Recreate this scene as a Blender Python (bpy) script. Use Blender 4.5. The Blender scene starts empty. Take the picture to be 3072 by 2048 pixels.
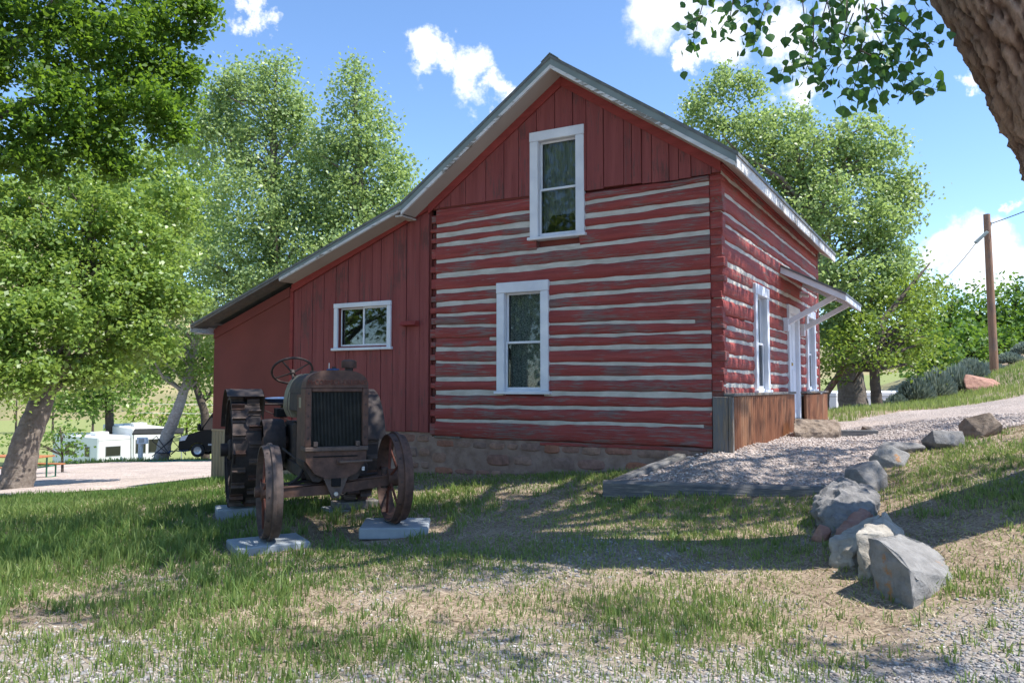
import bpy, bmesh, math, random
import numpy as np
from mathutils import Vector, Matrix, noise as mnoise

R = math.radians
rng = np.random.default_rng(7)
random.seed(7)
col = bpy.context.scene.collection
scene = bpy.context.scene

# ------------------------------------------------------------------ camera, sky, sun, exposure
FPX, EYE, PITCH = 2400.0, 1.45, math.atan(136 / 2400)
cam_d = bpy.data.cameras.new('camera'); cam = bpy.data.objects.new('camera', cam_d); col.objects.link(cam)
cam.location = (0, 0, EYE); cam.rotation_euler = (R(90) + PITCH, 0, 0)
cam_d.sensor_width = 36; cam_d.lens = FPX / 3072 * 36; cam_d.clip_start = .05; cam_d.clip_end = 3000
scene.camera = cam

SUN_EL = R(60); SUN_AZ = math.atan2(.957, -.29)           # from the right, a little in front of the log wall's plane
SUN = Vector((math.sin(SUN_AZ) * math.cos(SUN_EL), math.cos(SUN_AZ) * math.cos(SUN_EL), math.sin(SUN_EL)))
sd = bpy.data.lights.new('sun', 'SUN'); sd.energy = 3.9; sd.angle = R(.5); sd.color = (1, .95, .87)
so = bpy.data.objects.new('sun', sd); col.objects.link(so); so.rotation_euler = SUN.to_track_quat('Z', 'Y').to_euler()
so.location = (20, 10, 40)

scene.view_settings.view_transform = 'Standard'; scene.view_settings.look = 'None'
scene.view_settings.exposure = 1.15; scene.view_settings.gamma = 1

def ray(px, py):
    u = (px - 1536) / FPX; v = (1024 - py) / FPX
    return np.array([u, math.cos(PITCH) - v * math.sin(PITCH), math.sin(PITCH) + v * math.cos(PITCH)])
def at(px, py, Y):
    r = ray(px, py); return r * (Y / r[1]) + np.array([0, 0, EYE])

world = bpy.data.worlds.new('World'); scene.world = world; world.use_nodes = True
wn, wl = world.node_tree.nodes, world.node_tree.links
wn.clear()
w_out = wn.new('ShaderNodeOutputWorld'); bg = wn.new('ShaderNodeBackground'); bg.inputs['Strength'].default_value = .135
sky = wn.new('ShaderNodeTexSky'); sky.sky_type = 'NISHITA'; sky.sun_disc = False
sky.sun_elevation = SUN_EL; sky.sun_rotation = SUN_AZ; sky.altitude = 2000; sky.air_density = 1.0; sky.dust_density = .6; sky.ozone_density = 2.2
tc = wn.new('ShaderNodeTexCoord')
def vm(op, a, b=None, s=None):
    n = wn.new('ShaderNodeVectorMath'); n.operation = op
    if hasattr(a, 'links'): wl.new(a, n.inputs[0])
    else: n.inputs[0].default_value = a
    if b is not None:
        if hasattr(b, 'links'): wl.new(b, n.inputs[1])
        else: n.inputs[1].default_value = b
    if s is not None: n.inputs['Scale'].default_value = s
    return n
def wmath(op, a, b):
    n = wn.new('ShaderNodeMath'); n.operation = op
    for i, x in enumerate((a, b)):
        if hasattr(x, 'links'): wl.new(x, n.inputs[i])
        else: n.inputs[i].default_value = x
    return n.outputs[0]
nz = wn.new('ShaderNodeTexNoise'); nz.inputs['Scale'].default_value = 9; nz.inputs['Detail'].default_value = 9; nz.inputs['Roughness'].default_value = .62
wl.new(tc.outputs['Generated'], nz.inputs['Vector'])
cen = vm('SUBTRACT', nz.outputs['Color'], (.5, .5, .5))
off = vm('SCALE', cen.outputs[0], s=.20)
dirn = vm('ADD', tc.outputs['Generated'], off.outputs[0])
# cumulus puffs: (direction, half size in radians, vertical squash)
puffs = [((1310, 195), 75), ((1400, 245), 85), ((1500, 280), 65), ((1850, 20), 70), ((2000, 30), 150), ((2140, 110), 120), ((2080, 200), 60), ((2400, 60), 110),
         ((2370, 270), 100), ((2900, 205), 50), ((2870, 760), 110), ((2970, 800), 120), ((2770, 770), 80), ((3050, 620), 40), ((760, 65), 55), ((660, 70), 60), ((2650, 30), 110)]
plist = []
for (px, py), s in puffs:
    d = ray(px, py); d /= np.linalg.norm(d); plist.append((d, s * .92 / 2400))
prn = random.Random(3)
for k in range(12):                                       # the same kind of cloud goes on round the rest of the sky
    a = R(50 + k * 22 + prn.uniform(-8, 8)); e = R(prn.uniform(14, 50)); s = prn.uniform(.03, .07)
    for j in range(2):
        aa = a + prn.uniform(-.07, .07); ee = e + prn.uniform(-.02, .03)
        plist.append((np.array([math.sin(aa) * math.cos(ee), math.cos(aa) * math.cos(ee), math.sin(ee)]), s))
cur = None
for d, s in plist:
    sub = vm('SUBTRACT', dirn.outputs[0], tuple(d)); ln = vm('LENGTH', sub.outputs[0])
    v = wmath('DIVIDE', ln.outputs['Value'], float(s))
    cur = v if cur is None else wmath('SMOOTH_MIN' if False else 'MINIMUM', cur, v)
mr = wn.new('ShaderNodeMapRange'); mr.interpolation_type = 'SMOOTHSTEP'
wl.new(cur, mr.inputs['Value']); mr.inputs['From Min'].default_value = 1.05; mr.inputs['From Max'].default_value = .45
mr.inputs['To Min'].default_value = 0; mr.inputs['To Max'].default_value = .88
mx = wn.new('ShaderNodeMix'); mx.data_type = 'RGBA'
hs = wn.new('ShaderNodeHueSaturation'); hs.inputs['Saturation'].default_value = 1.08; wl.new(sky.outputs[0], hs.inputs['Color'])
wl.new(mr.outputs[0], mx.inputs['Factor']); wl.new(hs.outputs[0], mx.inputs['A']); mx.inputs['B'].default_value = (4.6, 4.7, 4.9, 1)
wl.new(mx.outputs['Result'], bg.inputs['Color']); wl.new(bg.outputs[0], w_out.inputs[0])

# ------------------------------------------------------------------ helpers
def tag(o, label=None, cat=None, group=None, kind=None):
    if label: o['label'] = label
    if cat: o['category'] = cat
    if group: o['group'] = group
    if kind: o['kind'] = kind
    return o
def empty(name, loc=(0, 0, 0), rz=0, parent=None):
    o = bpy.data.objects.new(name, None); col.objects.link(o); o.location = loc; o.rotation_euler = (0, 0, rz); o.parent = parent
    o.empty_display_size = .1
    return o
class MB:
    def __init__(s): s.v = []; s.f = []
    def add(s, V, F):
        b = len(s.v); s.v.extend([tuple(map(float, p)) for p in V]); s.f.extend([tuple(i + b for i in f) for f in F]); return s
    def box(s, x0, x1, y0, y1, z0, z1, ch=0.0):
        lo = (x0, y0, z0); hi = (x1, y1, z1)
        if ch <= 0:
            V = [(x, y, z) for z in (z0, z1) for y in (y0, y1) for x in (x0, x1)]
            return s.add(V, [(0, 2, 3, 1), (4, 5, 7, 6), (0, 1, 5, 4), (2, 6, 7, 3), (0, 4, 6, 2), (1, 3, 7, 5)])
        ch = min(ch, .45 * min(x1 - x0, y1 - y0, z1 - z0)); V = []; ix = {}
        for sx in (0, 1):
            for sy in (0, 1):
                for sz in (0, 1):
                    sg = (sx, sy, sz)
                    for a in range(3):
                        p = [(hi[k] - (0 if k == a else ch)) if sg[k] else (lo[k] + (0 if k == a else ch)) for k in range(3)]
                        ix[(sg, a)] = len(V); V.append(p)
        F = []
        for a in range(3):
            b, c = (a + 1) % 3, (a + 2) % 3
            for sa in (0, 1):
                def g(sb, sc):
                    t = [0, 0, 0]; t[a] = sa; t[b] = sb; t[c] = sc; return ix[(tuple(t), a)]
                q = [g(0, 0), g(1, 0), g(1, 1), g(0, 1)]; F.append(tuple(q if sa else q[::-1]))
            for sa in (0, 1):
                for sb in (0, 1):
                    def h(ax, sc):
                        t = [0, 0, 0]; t[a] = sa; t[b] = sb; t[c] = sc; return ix[(tuple(t), ax)]
                    q = [h(a, 0), h(b, 0), h(b, 1), h(a, 1)]; F.append(tuple(q if sa == sb else q[::-1]))
        for sx in (0, 1):
            for sy in (0, 1):
                for sz in (0, 1):
                    sg = (sx, sy, sz); q = [ix[(sg, 0)], ix[(sg, 1)], ix[(sg, 2)]]
                    F.append(tuple(q if (sx + sy + sz) % 2 else q[::-1]))
        return s.add(V, F)
    def tube(s, P, rad, n=8, cap=True):
        P = [Vector(p) for p in P]; m = len(P)
        if not hasattr(rad, '__len__'): rad = [rad] * m
        V = []; F = []; up = None
        for i in range(m):
            t = (P[min(i + 1, m - 1)] - P[max(i - 1, 0)]).normalized()
            if up is None: up = Vector((0, 0, 1)) if abs(t.z) < .9 else Vector((1, 0, 0))
            a = t.cross(up).normalized(); b = a.cross(t).normalized(); up = b
            for k in range(n):
                an = 2 * math.pi * k / n; V.append(P[i] + (a * math.cos(an) + b * math.sin(an)) * rad[i])
        for i in range(m - 1):
            for k in range(n):
                k2 = (k + 1) % n; F.append((i * n + k, i * n + k2, (i + 1) * n + k2, (i + 1) * n + k))
        if cap: F.append(tuple(range(n))[::-1]); F.append(tuple((m - 1) * n + k for k in range(n)))
        return s.add(V, F)
    def ring(s, c, axis, prof, n=32, closed=True):
        """lathe: prof = [(radius, along axis)] closed loop, about axis through c"""
        axis = Vector(axis).normalized(); up = Vector((0, 0, 1)) if abs(axis.z) < .9 else Vector((1, 0, 0))
        a = axis.cross(up).normalized(); b = axis.cross(a); c = Vector(c); m = len(prof); V = []; F = []
        for k in range(n):
            an = 2 * math.pi * k / n; d = a * math.cos(an) + b * math.sin(an)
            for r, h in prof: V.append(c + d * r + axis * h)
        for k in range(n):
            k2 = (k + 1) % n
            for j in range(m if closed else m - 1):
                j2 = (j + 1) % m; F.append((k * m + j, k2 * m + j, k2 * m + j2, k * m + j2))
        return s.add(V, F)
    def cyl(s, c, axis, r, h0, h1, n=20, bev=.0):
        pr = [(1e-4, h0), (r - bev, h0), (r, h0 + bev), (r, h1 - bev), (r - bev, h1), (1e-4, h1)]
        return s.ring(c, axis, pr, n, closed=False)
    def prism(s, poly, a0, a1, plane='xz'):
        n = len(poly); V = []
        for a in (a0, a1):
            for p, q in poly: V.append((p, a, q) if plane == 'xz' else ((a, p, q) if plane == 'yz' else (p, q, a)))
        F = [tuple(range(n))[::-1], tuple(range(n, 2 * n))]
        for i in range(n):
            j = (i + 1) % n; F.append((i, j, n + j, n + i))
        return s.add(V, F)
    def mapped(s, fn): s.v = [tuple(fn(p)) for p in s.v]; return s
    def mesh(s, name, mat, smooth=False):
        me = bpy.data.meshes.new(name); me.from_pydata(s.v, [], s.f)
        if mat: me.materials.append(mat)
        if smooth:
            me.polygons.foreach_set('use_smooth', [True] * len(me.polygons))
        me.update(); return me
    def build(s, name, mat, parent=None, smooth=False, sharp=None):
        me = s.mesh(name, mat, smooth)
        bm = bmesh.new(); bm.from_mesh(me); bmesh.ops.recalc_face_normals(bm, faces=bm.faces); bm.to_mesh(me); bm.free()
        if smooth and sharp: me.set_sharp_from_angle(angle=R(sharp))
        o = bpy.data.objects.new(name, me); col.objects.link(o); o.parent = parent
        return o
def np_mesh(name, V, F, mat, parent=None, smooth=False, attrs=None):
    """fast mesh from arrays; F is (n,3) or (n,4)"""
    V = np.asarray(V, np.float32); F = np.asarray(F, np.int32); k = F.shape[1]
    me = bpy.data.meshes.new(name); me.vertices.add(len(V)); me.vertices.foreach_set('co', V.ravel())
    me.loops.add(F.size); me.loops.foreach_set('vertex_index', F.ravel())
    me.polygons.add(len(F)); me.polygons.foreach_set('loop_start', np.arange(0, F.size, k, dtype=np.int32))
    me.update(calc_edges=True)
    if smooth: me.polygons.foreach_set('use_smooth', np.ones(len(F), bool))
    for an, dat in (attrs or {}).items():
        at_ = me.attributes.new(an, 'FLOAT', 'POINT'); at_.data.foreach_set('value', np.asarray(dat, np.float32))
    if mat: me.materials.append(mat)
    me.validate(); me.update()
    o = bpy.data.objects.new(name, me); col.objects.link(o); o.parent = parent
    return o
def link_copy(me, name, parent, loc=(0, 0, 0), rot=(0, 0, 0), scale=(1, 1, 1)):
    o = bpy.data.objects.new(name, me); col.objects.link(o); o.parent = parent; o.location = loc; o.rotation_euler = rot; o.scale = scale
    return o
_lat = {}
def vnoise(x, y, sc, seed=0):
    """smooth value noise 0..1 on arrays"""
    if seed not in _lat: _lat[seed] = np.random.default_rng(100 + seed).random((256, 256))
    L = _lat[seed]; x = np.asarray(x, float) / sc + 1000; y = np.asarray(y, float) / sc + 1000
    ix = np.floor(x).astype(int); iy = np.floor(y).astype(int); fx = x - ix; fy = y - iy
    fx = fx * fx * (3 - 2 * fx); fy = fy * fy * (3 - 2 * fy)
    g = lambda a, b: L[a % 256, b % 256]
    return (g(ix, iy) * (1 - fx) + g(ix + 1, iy) * fx) * (1 - fy) + (g(ix, iy + 1) * (1 - fx) + g(ix + 1, iy + 1) * fx) * fy
def fbm(x, y, sc, seed=0, o=4):
    t = 0; a = .5; n = 0
    for k in range(o): t = t + a * vnoise(x, y, sc / 2 ** k, seed + k); n += a; a *= .5
    return t / n
def noise3(P, sc, seed=0):
    return np.array([mnoise.noise(Vector((p[0] / sc + seed * 7.1, p[1] / sc - seed * 3.3, p[2] / sc + seed))) for p in P])

# ------------------------------------------------------------------ materials
def newmat(name):
    m = bpy.data.materials.new(name); m.use_nodes = True; nt = m.node_tree; b = nt.nodes['Principled BSDF']
    return m, nt, b
def noise_in(nt, scale, stretch=(1, 1, 1), detail=6, rough=.55, objrand=True, distort=0):
    N, L = nt.nodes, nt.links
    t = N.new('ShaderNodeTexCoord'); mp = N.new('ShaderNodeMapping'); mp.inputs['Scale'].default_value = stretch
    src = t.outputs['Object']
    if objrand:
        oi = N.new('ShaderNodeObjectInfo'); m = N.new('ShaderNodeMath'); m.operation = 'MULTIPLY'; m.inputs[1].default_value = 37.0
        L.new(oi.outputs['Random'], m.inputs[0]); a = N.new('ShaderNodeVectorMath'); a.operation = 'ADD'
        L.new(src, a.inputs[0]); L.new(m.outputs[0], a.inputs[1]); src = a.outputs[0]
    L.new(src, mp.inputs['Vector'])
    n = N.new('ShaderNodeTexNoise'); n.inputs['Scale'].default_value = scale; n.inputs['Detail'].default_value = detail
    n.inputs['Roughness'].default_value = rough; n.inputs['Distortion'].default_value = distort
    L.new(mp.outputs[0], n.inputs['Vector']); return n
def ramp(nt, fac, stops):
    r = nt.nodes.new('ShaderNodeValToRGB'); e = r.color_ramp.elements
    while len(e) < len(stops): e.new(.5)
    for i, (p, c) in enumerate(stops): e[i].position = p; e[i].color = (*c, 1) if len(c) == 3 else c
    nt.links.new(fac, r.inputs[0]); return r
def mixc(nt, fac, a, b):
    m = nt.nodes.new('ShaderNodeMix'); m.data_type = 'RGBA'
    for s, x in (('Factor', fac), ('A', a), ('B', b)):
        if hasattr(x, 'links'): nt.links.new(x, m.inputs[s])
        else: m.inputs[s].default_value = x if s == 'Factor' else (*x, 1)
    return m.outputs['Result']
def bump(nt, b, h, st, dist=.02):
    n = nt.nodes.new('ShaderNodeBump'); n.inputs['Strength'].default_value = st; n.inputs['Distance'].default_value = dist
    nt.links.new(h, n.inputs['Height']); nt.links.new(n.outputs[0], b.inputs['Normal'])
def simple(name, c0, c1, scale=4, stretch=(1, 1, 1), rough=.75, bst=.3, bdist=.01, metal=0, objrand=True, detail=6, spec=.4, lo=.3, hi=.7):
    m, nt, b = newmat(name); n = noise_in(nt, scale, stretch, detail, objrand=objrand)
    r = ramp(nt, n.outputs[0], [(lo, c0), (hi, c1)]); nt.links.new(r.outputs[0], b.inputs['Base Color'])
    b.inputs['Roughness'].default_value = rough; b.inputs['Metallic'].default_value = metal; b.inputs['Specular IOR Level'].default_value = spec
    if bst: bump(nt, b, n.outputs[0], bst, bdist)
    return m
def wood_paint(name, red0, red1, bare0, bare1, grain, wear, scale=1.0):
    """paint worn through to the wood along the grain; grain = stretch vector, wear = threshold"""
    m, nt, b = newmat(name)
    g = noise_in(nt, 7 * scale, grain, 9, .7); w = noise_in(nt, 1.3, (1, 1, 1), 4); tone = noise_in(nt, 2.2, grain, 3)
    c = ramp(nt, tone.outputs[0], [(.3, red0), (.7, red1)]); bare = ramp(nt, g.outputs[0], [(.35, bare0), (.65, bare1)])
    add = nt.nodes.new('ShaderNodeMath'); add.operation = 'ADD'; nt.links.new(g.outputs[0], add.inputs[0])
    sc = nt.nodes.new('ShaderNodeMath'); sc.operation = 'MULTIPLY'; sc.inputs[1].default_value = .8; nt.links.new(w.outputs[0], sc.inputs[0]); nt.links.new(sc.outputs[0], add.inputs[1])
    f = ramp(nt, add.outputs[0], [(wear, (0, 0, 0)), (wear + .14, (1, 1, 1))])
    res = mixc(nt, f.outputs[0], c.outputs[0], bare.outputs[0])
    crack = ramp(nt, g.outputs[0], [(.30, (.35, .3, .3)), (.40, (1, 1, 1))])
    mul = nt.nodes.new('ShaderNodeMix'); mul.data_type = 'RGBA'; mul.blend_type = 'MULTIPLY'; mul.inputs['Factor'].default_value = 1
    nt.links.new(res, mul.inputs['A']); nt.links.new(crack.outputs[0], mul.inputs['B']); nt.links.new(mul.outputs['Result'], b.inputs['Base Color'])
    b.inputs['Roughness'].default_value = .72; b.inputs['Specular IOR Level'].default_value = .3
    bump(nt, b, g.outputs[0], .9, .014); return m
RED0, RED1 = (.235, .046, .043), (.36, .074, .066)
mat_log = wood_paint('painted_log', RED0, RED1, (.11, .055, .052), (.25, .17, .16), (.5, 8, 9), .90)
mat_log_side = wood_paint('painted_log_side', RED0, (.36, .068, .055), (.13, .06, .05), (.24, .13, .11), (8, .5, 9), .98)
mat_logend = wood_paint('log_end', (.10, .020, .018), (.19, .034, .03), (.05, .025, .022), (.12, .05, .045), (3, 3, 6), .9)
mat_board = wood_paint('painted_board', (.205, .050, .048), (.275, .076, .071), (.10, .028, .027), (.17, .07, .065), (5, 5, .35), .99)
mat_trimred = wood_paint('painted_trim', (.23, .04, .035), (.31, .054, .048), (.12, .05, .04), (.16, .08, .07), (1, 5, 5), 1.05)
mat_shedred = simple('smooth_red_panel', (.16, .040, .032), (.205, .050, .040), 1.5, (1, 1, 1), .8, .15, .004, objrand=False)
mat_chink = simple('chinking_mortar', (.42, .40, .355), (.60, .58, .53), 5, (1, 1, 2), .95, .8, .012, detail=10)
mat_white = simple('white_paint', (.60, .63, .70), (.78, .80, .84), 3, (1, 1, 1), .55, .15, .004)
mat_whitew = wood_paint('worn_white_paint', (.58, .58, .58), (.72, .72, .72), (.16, .14, .12), (.30, .27, .24), (.6, 5, 5), .98)
mat_soffit = simple('beige_soffit', (.40, .36, .33), (.50, .46, .42), 1.2, (1, 1, 1), .8, .1, .004)
mat_fascia = simple('grey_green_fascia', (.16, .20, .20), (.24, .29, .29), 3, (1, 1, 1), .5, .1, .004)
mat_roof = simple('roof_sheet', (.10, .11, .11), (.17, .18, .18), 8, (1, 1, 1), .6, .4, .01)
mat_mortar = simple('foundation_mortar', (.20, .13, .105), (.34, .25, .21), 6, (1, 1, 1), .95, 1.0, .03, objrand=False, detail=10)
def stone_mat(name, cols):
    m, nt, b = newmat(name); n = noise_in(nt, 9, (1, 1, 1), 9, .65); oi = nt.nodes.new('ShaderNodeObjectInfo')
    r = ramp(nt, oi.outputs['Random'], [(i / max(1, len(cols) - 1), c) for i, c in enumerate(cols)])
    k = ramp(nt, n.outputs[0], [(.28, (.5, .5, .5)), (.72, (1.25, 1.25, 1.25))])
    mu = nt.nodes.new('ShaderNodeMix'); mu.data_type = 'RGBA'; mu.blend_type = 'MULTIPLY'; mu.inputs['Factor'].default_value = 1
    nt.links.new(r.outputs[0], mu.inputs['A']); nt.links.new(k.outputs[0], mu.inputs['B']); nt.links.new(mu.outputs['Result'], b.inputs['Base Color'])
    b.inputs['Roughness'].default_value = .92; bump(nt, b, n.outputs[0], .9, .02); return m
mat_stone = stone_mat('sandstone', [(.38, .16, .095), (.28, .15, .12), (.34, .21, .16), (.25, .17, .145), (.32, .15, .11)])
def rock_mat(name, base0, base1, lichen=None, thr=.62):
    m, nt, b = newmat(name); n = noise_in(nt, 8, (1, 1, 1), 12, .72); n2 = noise_in(nt, 3.2, (1, 1, 1), 6, .7); s = noise_in(nt, 2.5, (1, 1, 7), 8)
    r = ramp(nt, n.outputs[0], [(.28, tuple(x * .45 for x in base0)), (.45, base0), (.68, base1)])
    c = mixc(nt, .35, r.outputs[0], ramp(nt, s.outputs[0], [(.35, base0), (.65, base1)]).outputs[0])
    if lichen:
        f = ramp(nt, n2.outputs[0], [(thr, (0, 0, 0)), (thr + .06, (.8, .8, .8))]); c = mixc(nt, f.outputs[0], c, lichen)
    nt.links.new(c, b.inputs['Base Color']); b.inputs['Roughness'].default_value = .92; bump(nt, b, n.outputs[0], 1, .035); return m
mat_rock_grey = rock_mat('grey_rock', (.165, .16, .16), (.30, .29, .285))
mat_rock_lichen = rock_mat('lichen_rock', (.19, .185, .18), (.31, .305, .30), (.36, .17, .05), .60)
mat_rock_pale = rock_mat('pale_rock', (.31, .28, .235), (.48, .45, .40))
mat_rock_red = rock_mat('red_sandstone_rock', (.29, .15, .115), (.42, .25, .19))
mat_rock_brown = rock_mat('brown_rock', (.17, .13, .10), (.30, .24, .19))
mat_conc = simple('concrete', (.22, .25, .28), (.33, .36, .38), 5, (1, 1, 1), .9, .3, .006, detail=10)
mat_beam = wood_paint('weathered_beam', (0.0702, 0.0741, 0.0819), (0.1638, 0.1638, 0.1716), (0.0351, 0.0328, 0.0328), (0.2808, 0.2652, 0.2418), (.45, 8, 8), .86)
mat_greywood = wood_paint('grey_board', (.12, .12, .125), (.20, .19, .18), (.10, .07, .05), (.25, .20, .15), (6, 6, .5), .9)
mat_polewood = wood_paint('pole_wood', (.22, .12, .075), (.34, .20, .13), (.09, .04, .03), (.30, .22, .17), (7, 7, .5), .92)
def rust_mat(name, c0, c1, c2, rough=.75, metal=.25, scale=5):
    m, nt, b = newmat(name); n = noise_in(nt, scale, (1, 1, 1), 10, .65, objrand=False); n2 = noise_in(nt, scale * 3.2, (1, 1, 1), 6, .6)
    r = ramp(nt, n.outputs[0], [(.3, c0), (.52, c1), (.74, c2)]); k = ramp(nt, n2.outputs[0], [(.3, (.6, .6, .6)), (.65, (1.1, 1.1, 1.1))])
    mu = nt.nodes.new('ShaderNodeMix'); mu.data_type = 'RGBA'; mu.blend_type = 'MULTIPLY'; mu.inputs['Factor'].default_value = 1
    nt.links.new(r.outputs[0], mu.inputs['A']); nt.links.new(k.outputs[0], mu.inputs['B']); nt.links.new(mu.outputs['Result'], b.inputs['Base Color'])
    b.inputs['Roughness'].default_value = rough; b.inputs['Metallic'].default_value = metal; bump(nt, b, n2.outputs[0], .4, .004); return m
mat_rust = rust_mat('rusted_iron', (0.0680, 0.0400, 0.0352), (0.1120, 0.0624, 0.0480), (0.1840, 0.0920, 0.0600))
mat_rustdark = rust_mat('dark_iron', (0.0320, 0.0272, 0.0288), (0.0520, 0.0400, 0.0384), (0.0960, 0.0576, 0.0448))
mat_rustgrey = rust_mat('grey_rusted_iron', (0.0720, 0.0560, 0.0544), (0.1200, 0.0880, 0.0760), (0.1840, 0.1200, 0.0920))
mat_rustred = rust_mat('red_painted_iron', (0.0850, 0.0340, 0.0272), (0.1615, 0.0510, 0.0357), (0.2295, 0.0765, 0.0467))
mat_cream = rust_mat('cream_tank', (0.1625, 0.1430, 0.0975), (0.2340, 0.2145, 0.1560), (0.2730, 0.2535, 0.1950), .5, .1)
mat_blue = rust_mat('blue_paint', (.012, .04, .11), (.02, .07, .19), (.03, .09, .24), .7, .0)
mat_fin = rust_mat('radiator_fin', (.02, .024, .024), (.035, .04, .038), (.07, .07, .06), .6, .3)
mat_black = simple('black_void', (.004, .004, .005), (.008, .008, .009), 3, rough=.9, bst=0)
def corr_mat(name, c0, c1, c2):
    m, nt, b = newmat(name); n = noise_in(nt, 1.6, (1, 1, .25), 8, .65, objrand=False); n2 = noise_in(nt, 6, (3, 3, .3), 6, .6, objrand=False)
    r = ramp(nt, n.outputs[0], [(.3, c0), (.5, c1), (.7, c2)]); k = ramp(nt, n2.outputs[0], [(.3, (.93, .92, .91)), (.65, (1.03, 1.02, 1.02))])
    mu = nt.nodes.new('ShaderNodeMix'); mu.data_type = 'RGBA'; mu.blend_type = 'MULTIPLY'; mu.inputs['Factor'].default_value = 1
    nt.links.new(r.outputs[0], mu.inputs['A']); nt.links.new(k.outputs[0], mu.inputs['B']); nt.links.new(mu.outputs['Result'], b.inputs['Base Color'])
    b.inputs['Roughness'].default_value = .55; b.inputs['Metallic'].default_value = .35; return m
mat_corr = corr_mat('rusty_corrugated', (.17, .065, .034), (.27, .115, .058), (.38, .20, .11))
mat_corr2 = corr_mat('tan_corrugated', (.20, .13, .075), (.33, .24, .15), (.42, .34, .24))
def glass_mat(name, tint=(.75, .8, .8)):
    m = bpy.data.materials.new(name); m.use_nodes = True; nt = m.node_tree; N, L = nt.nodes, nt.links; N.clear()
    o = N.new('ShaderNodeOutputMaterial'); mx_ = N.new('ShaderNodeMixShader'); fr = N.new('ShaderNodeFresnel'); fr.inputs['IOR'].default_value = 1.45
    t = N.new('ShaderNodeBsdfTransparent'); t.inputs['Color'].default_value = (*tint, 1); g = N.new('ShaderNodeBsdfGlossy'); g.inputs['Roughness'].default_value = .02
    L.new(fr.outputs[0], mx_.inputs[0]); L.new(t.outputs[0], mx_.inputs[1]); L.new(g.outputs[0], mx_.inputs[2]); L.new(mx_.outputs[0], o.inputs[0]); return m
mat_glass = glass_mat('window_glass')
mat_darkglass = simple('dark_vehicle_glass', (.012, .014, .016), (.02, .022, .025), 2, rough=.05, bst=0, spec=.8)
def lace_mat():
    m, nt, b = newmat('lace_curtain'); n = noise_in(nt, 60, (1, 1, 1), 3)
    r = ramp(nt, n.outputs[0], [(.4, (.16, .18, .17)), (.62, (.55, .58, .55))]); nt.links.new(r.outputs[0], b.inputs['Base Color']); b.inputs['Roughness'].default_value = .9; return m
mat_lace = lace_mat()
mat_drape = simple('dim_drape', (0.2400, 0.2500, 0.2600), (0.4000, 0.4100, 0.4000), 14, (3, 3, .4), .9, .2)
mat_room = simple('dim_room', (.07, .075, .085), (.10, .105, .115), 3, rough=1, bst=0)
mat_brass = simple('brass', (.45, .30, .10), (.55, .38, .14), 4, rough=.35, bst=0, metal=.9)
mat_rvwhite = simple('trailer_skin', (.72, .73, .73), (.80, .80, .80), 1.2, rough=.4, bst=0)
mat_rvgrey = simple('trailer_grey', (.30, .31, .32), (.38, .39, .40), 2, rough=.5, bst=0)
mat_vanpaint = simple('black_van_paint', (.006, .007, .008), (.010, .011, .012), 2, rough=.4, bst=0, spec=.15)
mat_rubber = simple('rubber', (.012, .012, .012), (.02, .02, .02), 6, rough=.85, bst=0)
mat_alloy = simple('alloy', (.42, .42, .42), (.52, .52, .52), 6, rough=.35, bst=0, metal=.7)
mat_lamp = simple('headlight_lens', (.5, .52, .55), (.6, .62, .65), 6, rough=.15, bst=0)
mat_greenpaint = simple('green_frame_paint', (.03, .16, .10), (.04, .20, .12), 5, rough=.5, bst=0)
mat_plank = wood_paint('orange_plank', (.32, .12, .05), (.42, .17, .07), (.2, .12, .08), (.3, .2, .14), (.6, 6, 6), .98)
mat_bluefab = simple('blue_canvas', (.02, .05, .16), (.03, .07, .22), 4, rough=.85, bst=.1)
mat_hose = simple('green_hose', (.03, .20, .13), (.04, .25, .16), 4, rough=.5, bst=0)
mat_wire = simple('cable', (.02, .02, .02), (.03, .03, .03), 3, rough=.7, bst=0)
mat_wirewhite = simple('white_cable', (.75, .75, .72), (.82, .82, .8), 3, rough=.7, bst=0)

def leaf_mat(name, dark, light, trans, tfac=.38, gloss=.35, rough=.42, dry=None):
    m = bpy.data.materials.new(name); m.use_nodes = True; nt = m.node_tree; N, L = nt.nodes, nt.links; N.clear()
    o = N.new('ShaderNodeOutputMaterial'); at_ = N.new('ShaderNodeAttribute'); at_.attribute_name = 'lc'
    st = [(0, dark), (.85, light)] + ([(1, dry)] if dry else [])
    r = ramp(nt, at_.outputs['Fac'], st)
    p = N.new('ShaderNodeBsdfPrincipled'); p.inputs['Roughness'].default_value = rough; p.inputs['Specular IOR Level'].default_value = gloss
    L.new(r.outputs[0], p.inputs['Base Color']); t = N.new('ShaderNodeBsdfTranslucent')
    r2 = ramp(nt, at_.outputs['Fac'], [(0, tuple(x * .7 for x in trans)), (1, trans)]); L.new(r2.outputs[0], t.inputs['Color'])
    mx_ = N.new('ShaderNodeMixShader'); mx_.inputs[0].default_value = tfac
    L.new(p.outputs[0], mx_.inputs[1]); L.new(t.outputs[0], mx_.inputs[2]); L.new(mx_.outputs[0], o.inputs[0]); return m
mat_leaf_far = leaf_mat('cottonwood_leaf', (0.1265, 0.2127, 0.0633), (0.3450, 0.4600, 0.1955), (0.4600, 0.6210, 0.1840), .44, .6, .45)
mat_leaf_mid = leaf_mat('broad_leaf', (0.0935, 0.1815, 0.0330), (0.2420, 0.3630, 0.0825), (0.3960, 0.5500, 0.0990), .46, .6, .42)
mat_leaf_dark = leaf_mat('boxelder_leaf', (.045, .105, .016), (.115, .215, .034), (.24, .40, .035), .52, .30, .5)
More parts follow.
